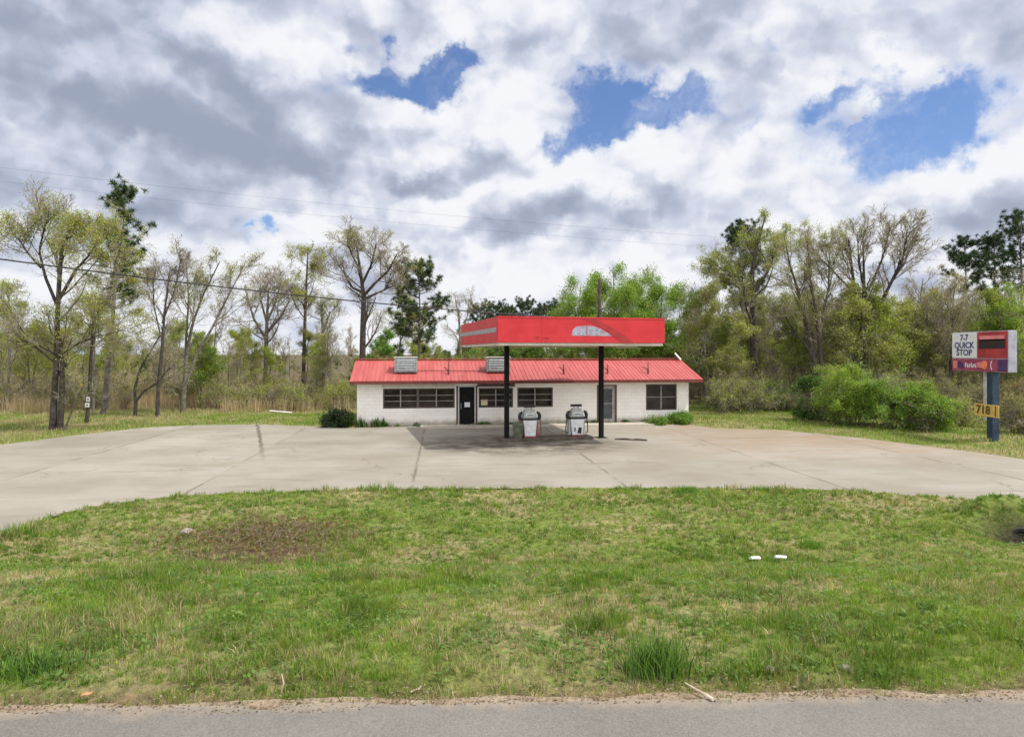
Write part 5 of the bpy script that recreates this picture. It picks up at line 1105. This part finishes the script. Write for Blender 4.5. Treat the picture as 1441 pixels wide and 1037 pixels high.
# ------------------------------------------------------------------ shrubs
def shrub_data(rng, w, h, nst, leaves, size, pal, k=(5, 4, 3), clump=.6, dome=0.0):
    stems = []
    for i in range(nst):
        a = rng.uniform(0, 2 * np.pi); rr = rng.random() ** .6 * w; hh = h * rng.uniform(.55, 1.0) * (1 - .45 * (rr / w) ** 2)
        b = rng.random() * .35; x0, y0 = np.cos(a) * rr * b, np.sin(a) * rr * b
        stems.append((np.array([[x0, y0, -.1], [x0 + np.cos(a) * rr * .3, y0 + np.sin(a) * rr * .3, hh * .5], [np.cos(a) * rr, np.sin(a) * rr, hh * .9]]), np.array([.03, .02, .01])))
    return decid(rng, stems, h * .32, (k[0], k[1], k[2], 0), t0=.06, ratio=(1, .6, .6), leaves=leaves, size=size, pal=pal, clump=clump, spread=.12, twig_r=.008, fit=0)
def build_shrubs():
    r = np.random.default_rng(23)
    G = 'shrubs of the right hand thicket'
    for px, D, w, h, lv, pal, lab in (
        (1195, 37.5, 2.0, 3.7, 21000, ['bright', 'lime'], 'bright lime thicket shrub under the multi-stemmed tree'),
        (1250, 35.8, 2.0, 3.2, 23000, ['bright', 'bright', 'lime', 'green'], 'largest bright green shrub in the middle of the right hand thicket'),
        (1300, 34.5, 1.5, 2.4, 15000, ['bright', 'lime', 'green'], 'bright green shrub at the right end of the thicket, nearest the sign'),
        (1150, 39.5, 1.6, 2.7, 14000, ['green', 'dark'], 'dark green shrub at the left end of the bright thicket'),
        (1085, 46.0, 2.0, 2.1, 9000, ['green', 'olive', 'dark'], 'dull green shrub at the foot of the stout dark-trunked tree'),
        (1030, 47.5, 1.6, 1.7, 5000, ['olive', 'green'], 'low olive shrub on the grass right of the store'),
        (1432, 33.0, 1.5, 2.2, 3800, ['brush', 'olive'], 'brown brushy shrub right of the sign pole'),
        (1352, 37.0, 1.4, 1.9, 3500, ['brush', 'olive', 'lime'], 'straw coloured shrub just left of the sign pole')):
        d = shrub_data(r, w, h, 20, lv, .05, pal, clump=1.1)
        add_tree('shrub', d, base(px, D), lab, G, 'twig', 'shrub')
    d = shrub_data(r, .95, 1.05, 16, 7500, .05, ['dark'], clump=.3); add_tree('shrub', d, (-9.35, 36.4, 0.0), 'low dark green shrub against the left end of the store', None, 'twig', 'shrub')
    d = shrub_data(r, .8, .6, 12, 3600, .045, ['bright', 'green'], clump=.3); add_tree('shrub', d, (9.6, 37.9, 0.0), 'small green shrub under the right hand store window', None, 'twig', 'shrub')
    d = shrub_data(r, .55, .45, 9, 1800, .045, ['bright', 'green'], clump=.3); add_tree('shrub', d, (8.1, 37.45, 0.0), 'small leafy weed clump between storm door and right window', None, 'twig', 'shrub')
    d = shrub_data(r, 2.2, 2.2, 16, 4500, .05, ['olive', 'lime', 'brush']); add_tree('shrub', d, base(362, 50), 'olive shrub at the end of the tan grass, left of the store', None, 'twig', 'shrub')
    d = shrub_data(r, 2.0, 2.4, 16, 4200, .05, ['olive', 'brush']); add_tree('shrub', d, base(425, 50), 'brown-olive shrub standing behind the white board in the grass', None, 'twig', 'shrub')
    d = shrub_data(r, 1.8, 2.1, 14, 4200, .05, ['olive', 'brush', 'lime']); add_tree('shrub', d, base(478, 48), 'brushy shrub close behind the left end of the store', None, 'twig', 'shrub')
    # weeds along the foot of the store wall (mere ground cover)
    n = 2600; u = r.uniform(0, 18.6, n); cl = fbm(u * 1.6, u * 0, 5); hgt = np.where(u < 4.2, .5, .14) * sm(.35, .7, cl) + .05
    v = -np.abs(r.normal(size=n)) * .09 - .02; v = np.where((u > 3.4), v - 0.0, v)
    keep = r.random(n) < (0.25 + .75 * sm(.35, .6, cl)); u, v, hgt = u[keep], v[keep], hgt[keep]; n = len(u)
    x = BX + np.cos(BA) * u - np.sin(BA) * v; y = BY + np.sin(BA) * u + np.cos(BA) * v; zb = np.where((u > 3.4) & (u < 16.4), .06, 0.0)
    V, T, C = blades(x, y, hgt * r.uniform(.5, 1.3, n), r.uniform(.02, .05, n), palcol(['green', 'dark'], n, r), r, .6, zfun=lambda a, b: zb)
    tag(link('wall_weeds', np_mesh('wall_weeds', V, [T], M['grass'], col=C)), 'dark weeds growing along the foot of the store wall', 'weeds', kind='stuff')
build_shrubs()

# ------------------------------------------------------------------ the woods that read as one mass
def build_woods():
    r = np.random.default_rng(5); arch = []
    def mk(H, lv, pal, size, **kw):
        d = decid(r, [auto_stem(r, H, .1, (r.normal() * .8, 0))], H * .2, (9, 5, 4, 0), t0=.3, leaves=lv, size=size, pal=pal, twig_r=.016, **kw)
        tv, tq, cv, cq, cc, mi = d; return tv, tq, cv, cq, cc, mi
    A = {'bare': [mk(11, 500, 'bud', .06, ang=(34, 36, 38)) for _ in range(4)], 'olive': [mk(9.5, 2800, ['olive', 'olive', 'lime', 'brush'], .07) for _ in range(3)],
         'lime': [mk(9, 3000, ['lime', 'lime', 'olive'], .07) for _ in range(3)], 'green': [mk(9, 3600, ['green', 'bright'], .1) for _ in range(2)], 'brush': [shrub_data(r, 1.7, 3.4, 11, 1300, .06, pl, k=(4, 3, 3)) for pl in (['brush', 'olive'], ['olive', 'lime'], ['brush', 'bud'], ['brush', 'rust', 'olive'])],
         'far': [mk(11, 3600, ['green', 'olive', 'dark'], .15, spread=.35) for _ in range(3)]}
    def mass(name, label, items):
        tvs, tqs, cvs, cqs, ccs, mis = [], [], [], [], [], []; o = 0
        for kind, x, y, sc in items:
            tv, tq, cv, cq, cc, mi = A[kind][r.integers(len(A[kind]))]; a = r.uniform(0, 6.28); c, s = math.cos(a), math.sin(a); Rm = np.array([[c, s, 0], [-s, c, 0], [0, 0, 1]]) * (sc * np.array([[1, 1, r.uniform(.9, 1.12)]]))
            p = np.array([x, y, float(zground(x, y))]); br = r.uniform(.8, 1.2)
            for VV, QQ, c_, m_ in ((tv, tq, np.full((len(tv), 3), .1), np.full(len(tq), 0)), (cv, cq, cc * br, mi + 1)):
                tvs.append(VV @ Rm + p); tqs.append(QQ + o); ccs.append(c_); mis.append(m_); o += len(VV)
        me = np_mesh(name, np.concatenate(tvs), [np.concatenate(tqs)], [M['bark'], M['twig'], M['leaf']], col=np.concatenate(ccs), midx=np.concatenate(mis))
        tag(link(name, me), label, 'woods', kind='stuff')
    it = []
    for _ in range(105):   # left wood, thin: the sky shows through
        D = r.uniform(50, 72); px = r.uniform(-70, 500); it.append((r.choice(['bare', 'olive', 'lime', 'brush', 'brush'], p=[.40, .14, .22, .12, .12]), (px - CX) / F * D, D, r.uniform(.5, .85)))
    for _ in range(85):
        D = r.uniform(46, 62); px = r.uniform(-80, 520); it.append(('brush', (px - CX) / F * D, D, r.uniform(.4, .8)))
    for _ in range(95):
        D = r.uniform(56, 72); px = r.uniform(500, 1000); it.append((r.choice(['olive', 'brush', 'lime', 'green'], p=[.28, .24, .24, .24]), (px - CX) / F * D, D, r.uniform(.48, .74)))
    mass('left_woods', 'thin mixed woods and brush behind the tan grass and the store', it)
    it = []
    for _ in range(215):
        D = r.uniform(46, 68); px = r.uniform(985, 1500); it.append((r.choice(['bare', 'olive', 'lime', 'brush', 'green'], p=[.26, .36, .20, .15, .03]), (px - CX) / F * D, D, r.uniform(.68, 1.08)))
    for _ in range(75):
        D = r.uniform(43, 56); px = r.uniform(1000, 1500); it.append(('brush', (px - CX) / F * D, D, r.uniform(.5, .95)))
    mass('right_woods', 'dense brown-olive woods behind the right hand thicket', it)
    it = []
    for _ in range(230):
        D = r.uniform(78, 140); px = r.uniform(-150, 1600); it.append((r.choice(['far', 'olive', 'bare'], p=[.5, .3, .2]), (px - CX) / F * D, D, r.uniform(.55, .95) * D / 120 * (.52 if px < 650 else 1.0)))
    mass('far_woods', 'dark far treeline closing the view beyond the store', it)
build_woods()
def build_far_pines():
    r = np.random.default_rng(31)
    xs = (676, 698, 716, 742, 765, 786); D = 98
    t0 = None
    for i, px in enumerate(xs):
        H = CH + (HY - (424 + r.uniform(-6, 10))) / F * D
        if i == 0:
            before = set(o.name for o in bpy.data.objects); pine('far_pine', base(px, D), H, r, 'small far-off dark pine showing above the red canopy', 'far pines above the canopy', start=.3, spread=2.6, tufts=90, pals=('pine',))
            t0 = [o for o in bpy.data.objects if o.name not in before and o.type == 'EMPTY'][0]; kids = [o for o in bpy.data.objects if o.parent == t0]; H0 = H
        else:
            t = t0.copy(); COL.objects.link(t); t.location = base(px, D + r.uniform(-8, 12)); t.rotation_euler = (0, 0, r.uniform(0, 6.28)); s = H / H0; t.scale = (s * r.uniform(.85, 1.1), s * r.uniform(.85, 1.1), s)
            for k in kids:
                c = k.copy(); c.parent = t; COL.objects.link(c)
build_far_pines()

# ------------------------------------------------------------------ small things on the ground
def gpos(px, py):
    lo, hi_ = 3.0, 60.0
    Ys = np.linspace(4.0, 60.0, 4000); Xs = (px - CX) / F * Ys; d = CH + (HY - py) / F * Ys - zground(Xs, Ys); i = int(np.argmax(d < 0)); return float(Xs[i]), float(Ys[i]), float(zground(Xs[i], Ys[i]))
def blob_mesh(r, sx, sy, sz, seed=0, n=12, m=8):
    vs = []; fs = []
    for i in range(m + 1):
        th = math.pi * i / m
        for k in range(n):
            ph = 2 * math.pi * k / n; v = np.array([math.sin(th) * math.cos(ph), math.sin(th) * math.sin(ph), math.cos(th)])
            f = 0.72 + 0.56 * float(fbm(v[0] * 1.6 + 7 + seed, v[1] * 1.6 + v[2] * 1.3 + 3, seed)); vs.append((v[0] * sx * f, v[1] * sy * f, v[2] * sz * f))
    fs = [(i * n + k, (i + 1) * n + k, (i + 1) * n + (k + 1) % n, i * n + (k + 1) % n) for i in range(m) for k in range(n)]
    return MB().add(vs, fs)
def build_small():
    r = np.random.default_rng(77)
    for px, py, s, lab in ((1084, 946, .045, 'grey rock half sunk in grass near the road, left of its neighbour'), (1190, 944, .042, 'grey rock in the roadside grass, the right of two'), (263, 752, .13, 'pale chunk of concrete beside the brown brush patch')):
        x, y, z = gpos(px, py); o = blob_mesh(r, s * 1.3, s, s * .8, int(px)).build('rock', M['rock']); o.location = (x, y, z + s * .35); o.rotation_euler = (0, 0, px); tag(o, lab, 'rock')
    for px, py, lab, a in ((1062, 791, 'crushed white cup lying in the grass, left of two', .5), (1098, 790, 'crushed white cup lying in the grass, right of two', .2)):
        x, y, z = gpos(px, py); t = MB().tube([(-.11, 0, 0), (.02, .01, .005), (.12, 0, 0)], [.038, .042, .05], 10).build('paper_cup', M['litter_white']); t.location = (x, y, z + .08); t.rotation_euler = (0, R(8), a); t.scale = (1, 1, .75); tag(t, lab, 'litter', 'white cups in the grass')
    x, y, z = gpos(395, 582); t = MB().box(-.75, .75, -.08, .08, 0, .05).build('plank', M['board_grey'], None, .01); t.location = (x, y, z + .1); t.rotation_euler = (R(10), R(4), -.12); tag(t, 'long white board lying in the grass left of the store', 'board')
    for px, py, lab, s in ((586, 602, 'scrap of white rubbish on the paving by the left windows', .1), (594, 604, 'smaller scrap of white rubbish by the walkway end', .07)):
        x, y, z = gpos(px, py); t = blob_mesh(r, s * 1.4, s, s * .8, px, 8, 5).build('rubbish_scrap', M['litter_white']); t.location = (x, y, .07); tag(t, lab, 'litter')
    # stick on the road edge
    x, y, z = gpos(990, 990); t = MB().tube([(-.10, .16, .03), (-.03, .05, .025), (.02, -.02, .02), (.05, -.07, .02)], [.005, .010, .015, .012], 8).build('broken_stick', M['stick']); t.location = (x, y, ROADZ); tag(t, 'bleached broken stick at the edge of the asphalt', 'stick')
    x, y, z = gpos(398, 975); t = MB().tube([(-.01, 0, 0), (.0, .02, .06), (-.02, .03, .13)], [.008, .007, .004], 6).build('straw_stem', M['stick']); t.location = (x, y, z); tag(t, 'upright straw stem in the sandy strip', 'stick')
    x, y, z = gpos(122, 988); t = MB().prism([(-.06, 0), (-.02, .012), (.03, .005), (.07, .02), (.07, .024), (.03, .009), (-.02, .016), (-.06, .004)], -.035, .035).build('dead_leaf', M['dead_leaf']); t.location = (x, y, ROADZ + .006); t.rotation_euler = (0, 0, .3); t.scale = (.6, .6, .6); tag(t, 'orange dead leaf on the sandy edge at the left', 'leaf')
    x, y, z = gpos(585, 974); t = MB().prism([(-.07, 0), (-.02, .02), (.05, .03), (.08, .06), (.08, .066), (.05, .036), (-.02, .026), (-.07, .006)], -.03, .03).build('dead_leaf', M['stick']); t.location = (x, y, z + .01); t.rotation_euler = (0, 0, .5); t.scale = (.55, .4, .5); tag(t, 'pale dry husk at the road edge in the middle', 'leaf')
    # tall dark clumps of grass
    for px, py, n, h, w, lab in ((925, 945, 900, .33, .27, 'tall dark green grass clump near the road, right of centre'), (50, 945, 800, .19, .30, 'dark green weed clump by the road at the far left'), (1140, 770, 360, .2, .3, 'rank green tuft in the verge right of the white cups'), (965, 692, 500, .22, .4, 'tall tuft at the far edge of the verge facing the storm door')):
        x, y, z = gpos(px, py); xx = x + r.normal(size=n) * w * .5; yy = y + r.normal(size=n) * w * .35
        V, T, C = blades(xx, yy, h * r.uniform(.45, 1.15, n), r.uniform(.004, .0085, n) * (1 if y < 9 else 2.0), palcol(['green', 'dark', 'bright'] if y < 9 else ['bright', 'green'], n, r), r, .8)
        V = V - np.array([x, y, z]); o = link('grass_clump', np_mesh('grass_clump', V, [T], M['grass'], col=C)); o.location = (x, y, z); tag(o, lab, 'grass clump')
    # heap of dead brush and leaves on the verge
    x, y, z = gpos(375, 752); n = 520; c = np.column_stack([r.normal(size=n) * .9, r.normal(size=n) * .55, np.zeros(n)]); c[:, 2] = zground(x + c[:, 0], y + c[:, 1]) - z + r.random(n) * .10
    d = np.column_stack([r.normal(size=(n, 2)), r.normal(size=n) * .35 + .15]); d /= np.linalg.norm(d, axis=1, keepdims=True); L = r.uniform(.12, .5, n)[:, None]
    P = np.stack([c - d * L / 2, c + r.normal(size=(n, 3)) * .02, c + d * L / 2], 1); tv, tq = tubes(P, np.linspace(1.2, .6, 3)[None] * r.uniform(.003, .007, n)[:, None], 4, 0)
    t = empty('brush_heap', (x, y, z)); tag(t, 'heap of dead brown brush and leaves on the left of the verge', 'brush'); link('sticks', np_mesh('sticks', tv, [tq], M['dead_twig']), t)['kind'] = 'stuff'
    m = 4200; p = np.column_stack([r.normal(size=m) * .95, r.normal(size=m) * .6, np.zeros(m)]); p[:, 2] = zground(x + p[:, 0], y + p[:, 1]) - z + r.random(m) * .09
    v, q, cc = leafquads(p, np.full(m, .036), palcol(['rust', 'brush', 'brush'], m, r) * .6, r, 0); link('dead_leaves', np_mesh('dead_leaves', v, [q], M['leaf'], col=cc), t)['kind'] = 'stuff'
    # crumbs, dead stems and leaf bits along the edge of the road
    m = 9000; ex = r.uniform(-6.5, 6.5, m); ey = road_edge(ex) + np.abs(r.normal(size=m)) * .17 - .07 + (fbm(ex * 1.2, ex * 0, 14) - .5) * .15; ez = np.maximum(zground(ex, ey), ROADZ - .01) + r.random(m) * .012 + .004
    v, q, cc = leafquads(np.column_stack([ex, ey, ez]), r.uniform(.004, .016, m), np.array([[.30, .23, .14], [.20, .14, .085], [.12, .085, .055], [.40, .34, .24]])[r.integers(0, 4, m)] * r.uniform(.7, 1.2, m)[:, None], r, 0); v = v.reshape(-1, 4, 3); mid = v.mean(1, keepdims=True); v[:, :, 2] = mid[:, :, 2] + (v[:, :, 2] - mid[:, :, 2]) * .35; v = v.reshape(-1, 3)
    tag(link('edge_litter', np_mesh('edge_litter', v, [q], M['leaf'], col=cc)), 'crumbs and dead stems along the road edge', 'litter', kind='stuff')
    # culvert end under the right hand drive
    x, y = 11.85, 15.45; z = float(zground(x, 15.1)); t = empty('culvert_pipe', (x, y + .03, z + .23), R(-22)); tag(t, 'dark culvert mouth in the bank at the right edge of the verge', 'culvert')
    n = 18; vs = []
    for rr, yy in ((.30, 0), (.30, 1.2), (.24, 1.2), (.24, 0)): vs += [(rr * math.cos(2 * math.pi * k / n), yy, rr * math.sin(2 * math.pi * k / n)) for k in range(n)]
    MB().add(vs, [(i * n + k, ((i + 1) % 4) * n + k, ((i + 1) % 4) * n + (k + 1) % n, i * n + (k + 1) % n) for i in range(4) for k in range(n)]).build('barrel', M['pipe_dark'], t)
    MB().add([(.24 * math.cos(2 * math.pi * k / n), .9, .24 * math.sin(2 * math.pi * k / n)) for k in range(n)], [tuple(range(n))]).build('silt_plug', M['pipe_dark'], t)
    # broken wheel stop right of the canopy post
    x, y, z = gpos(888, 622); t = MB().prism([(-.75, 0), (.75, 0), (.72, .07), (.2, .09), (.1, .05), (-.3, .08), (-.74, .05)], -.08, .08).build('wheel_stop', M['curb'], None, .01); t.location = (x, y, .0); t.rotation_euler = (0, 0, R(-22)); tag(t, 'broken dark wheel stop on the paving right of the canopy', 'wheel stop')
build_small()
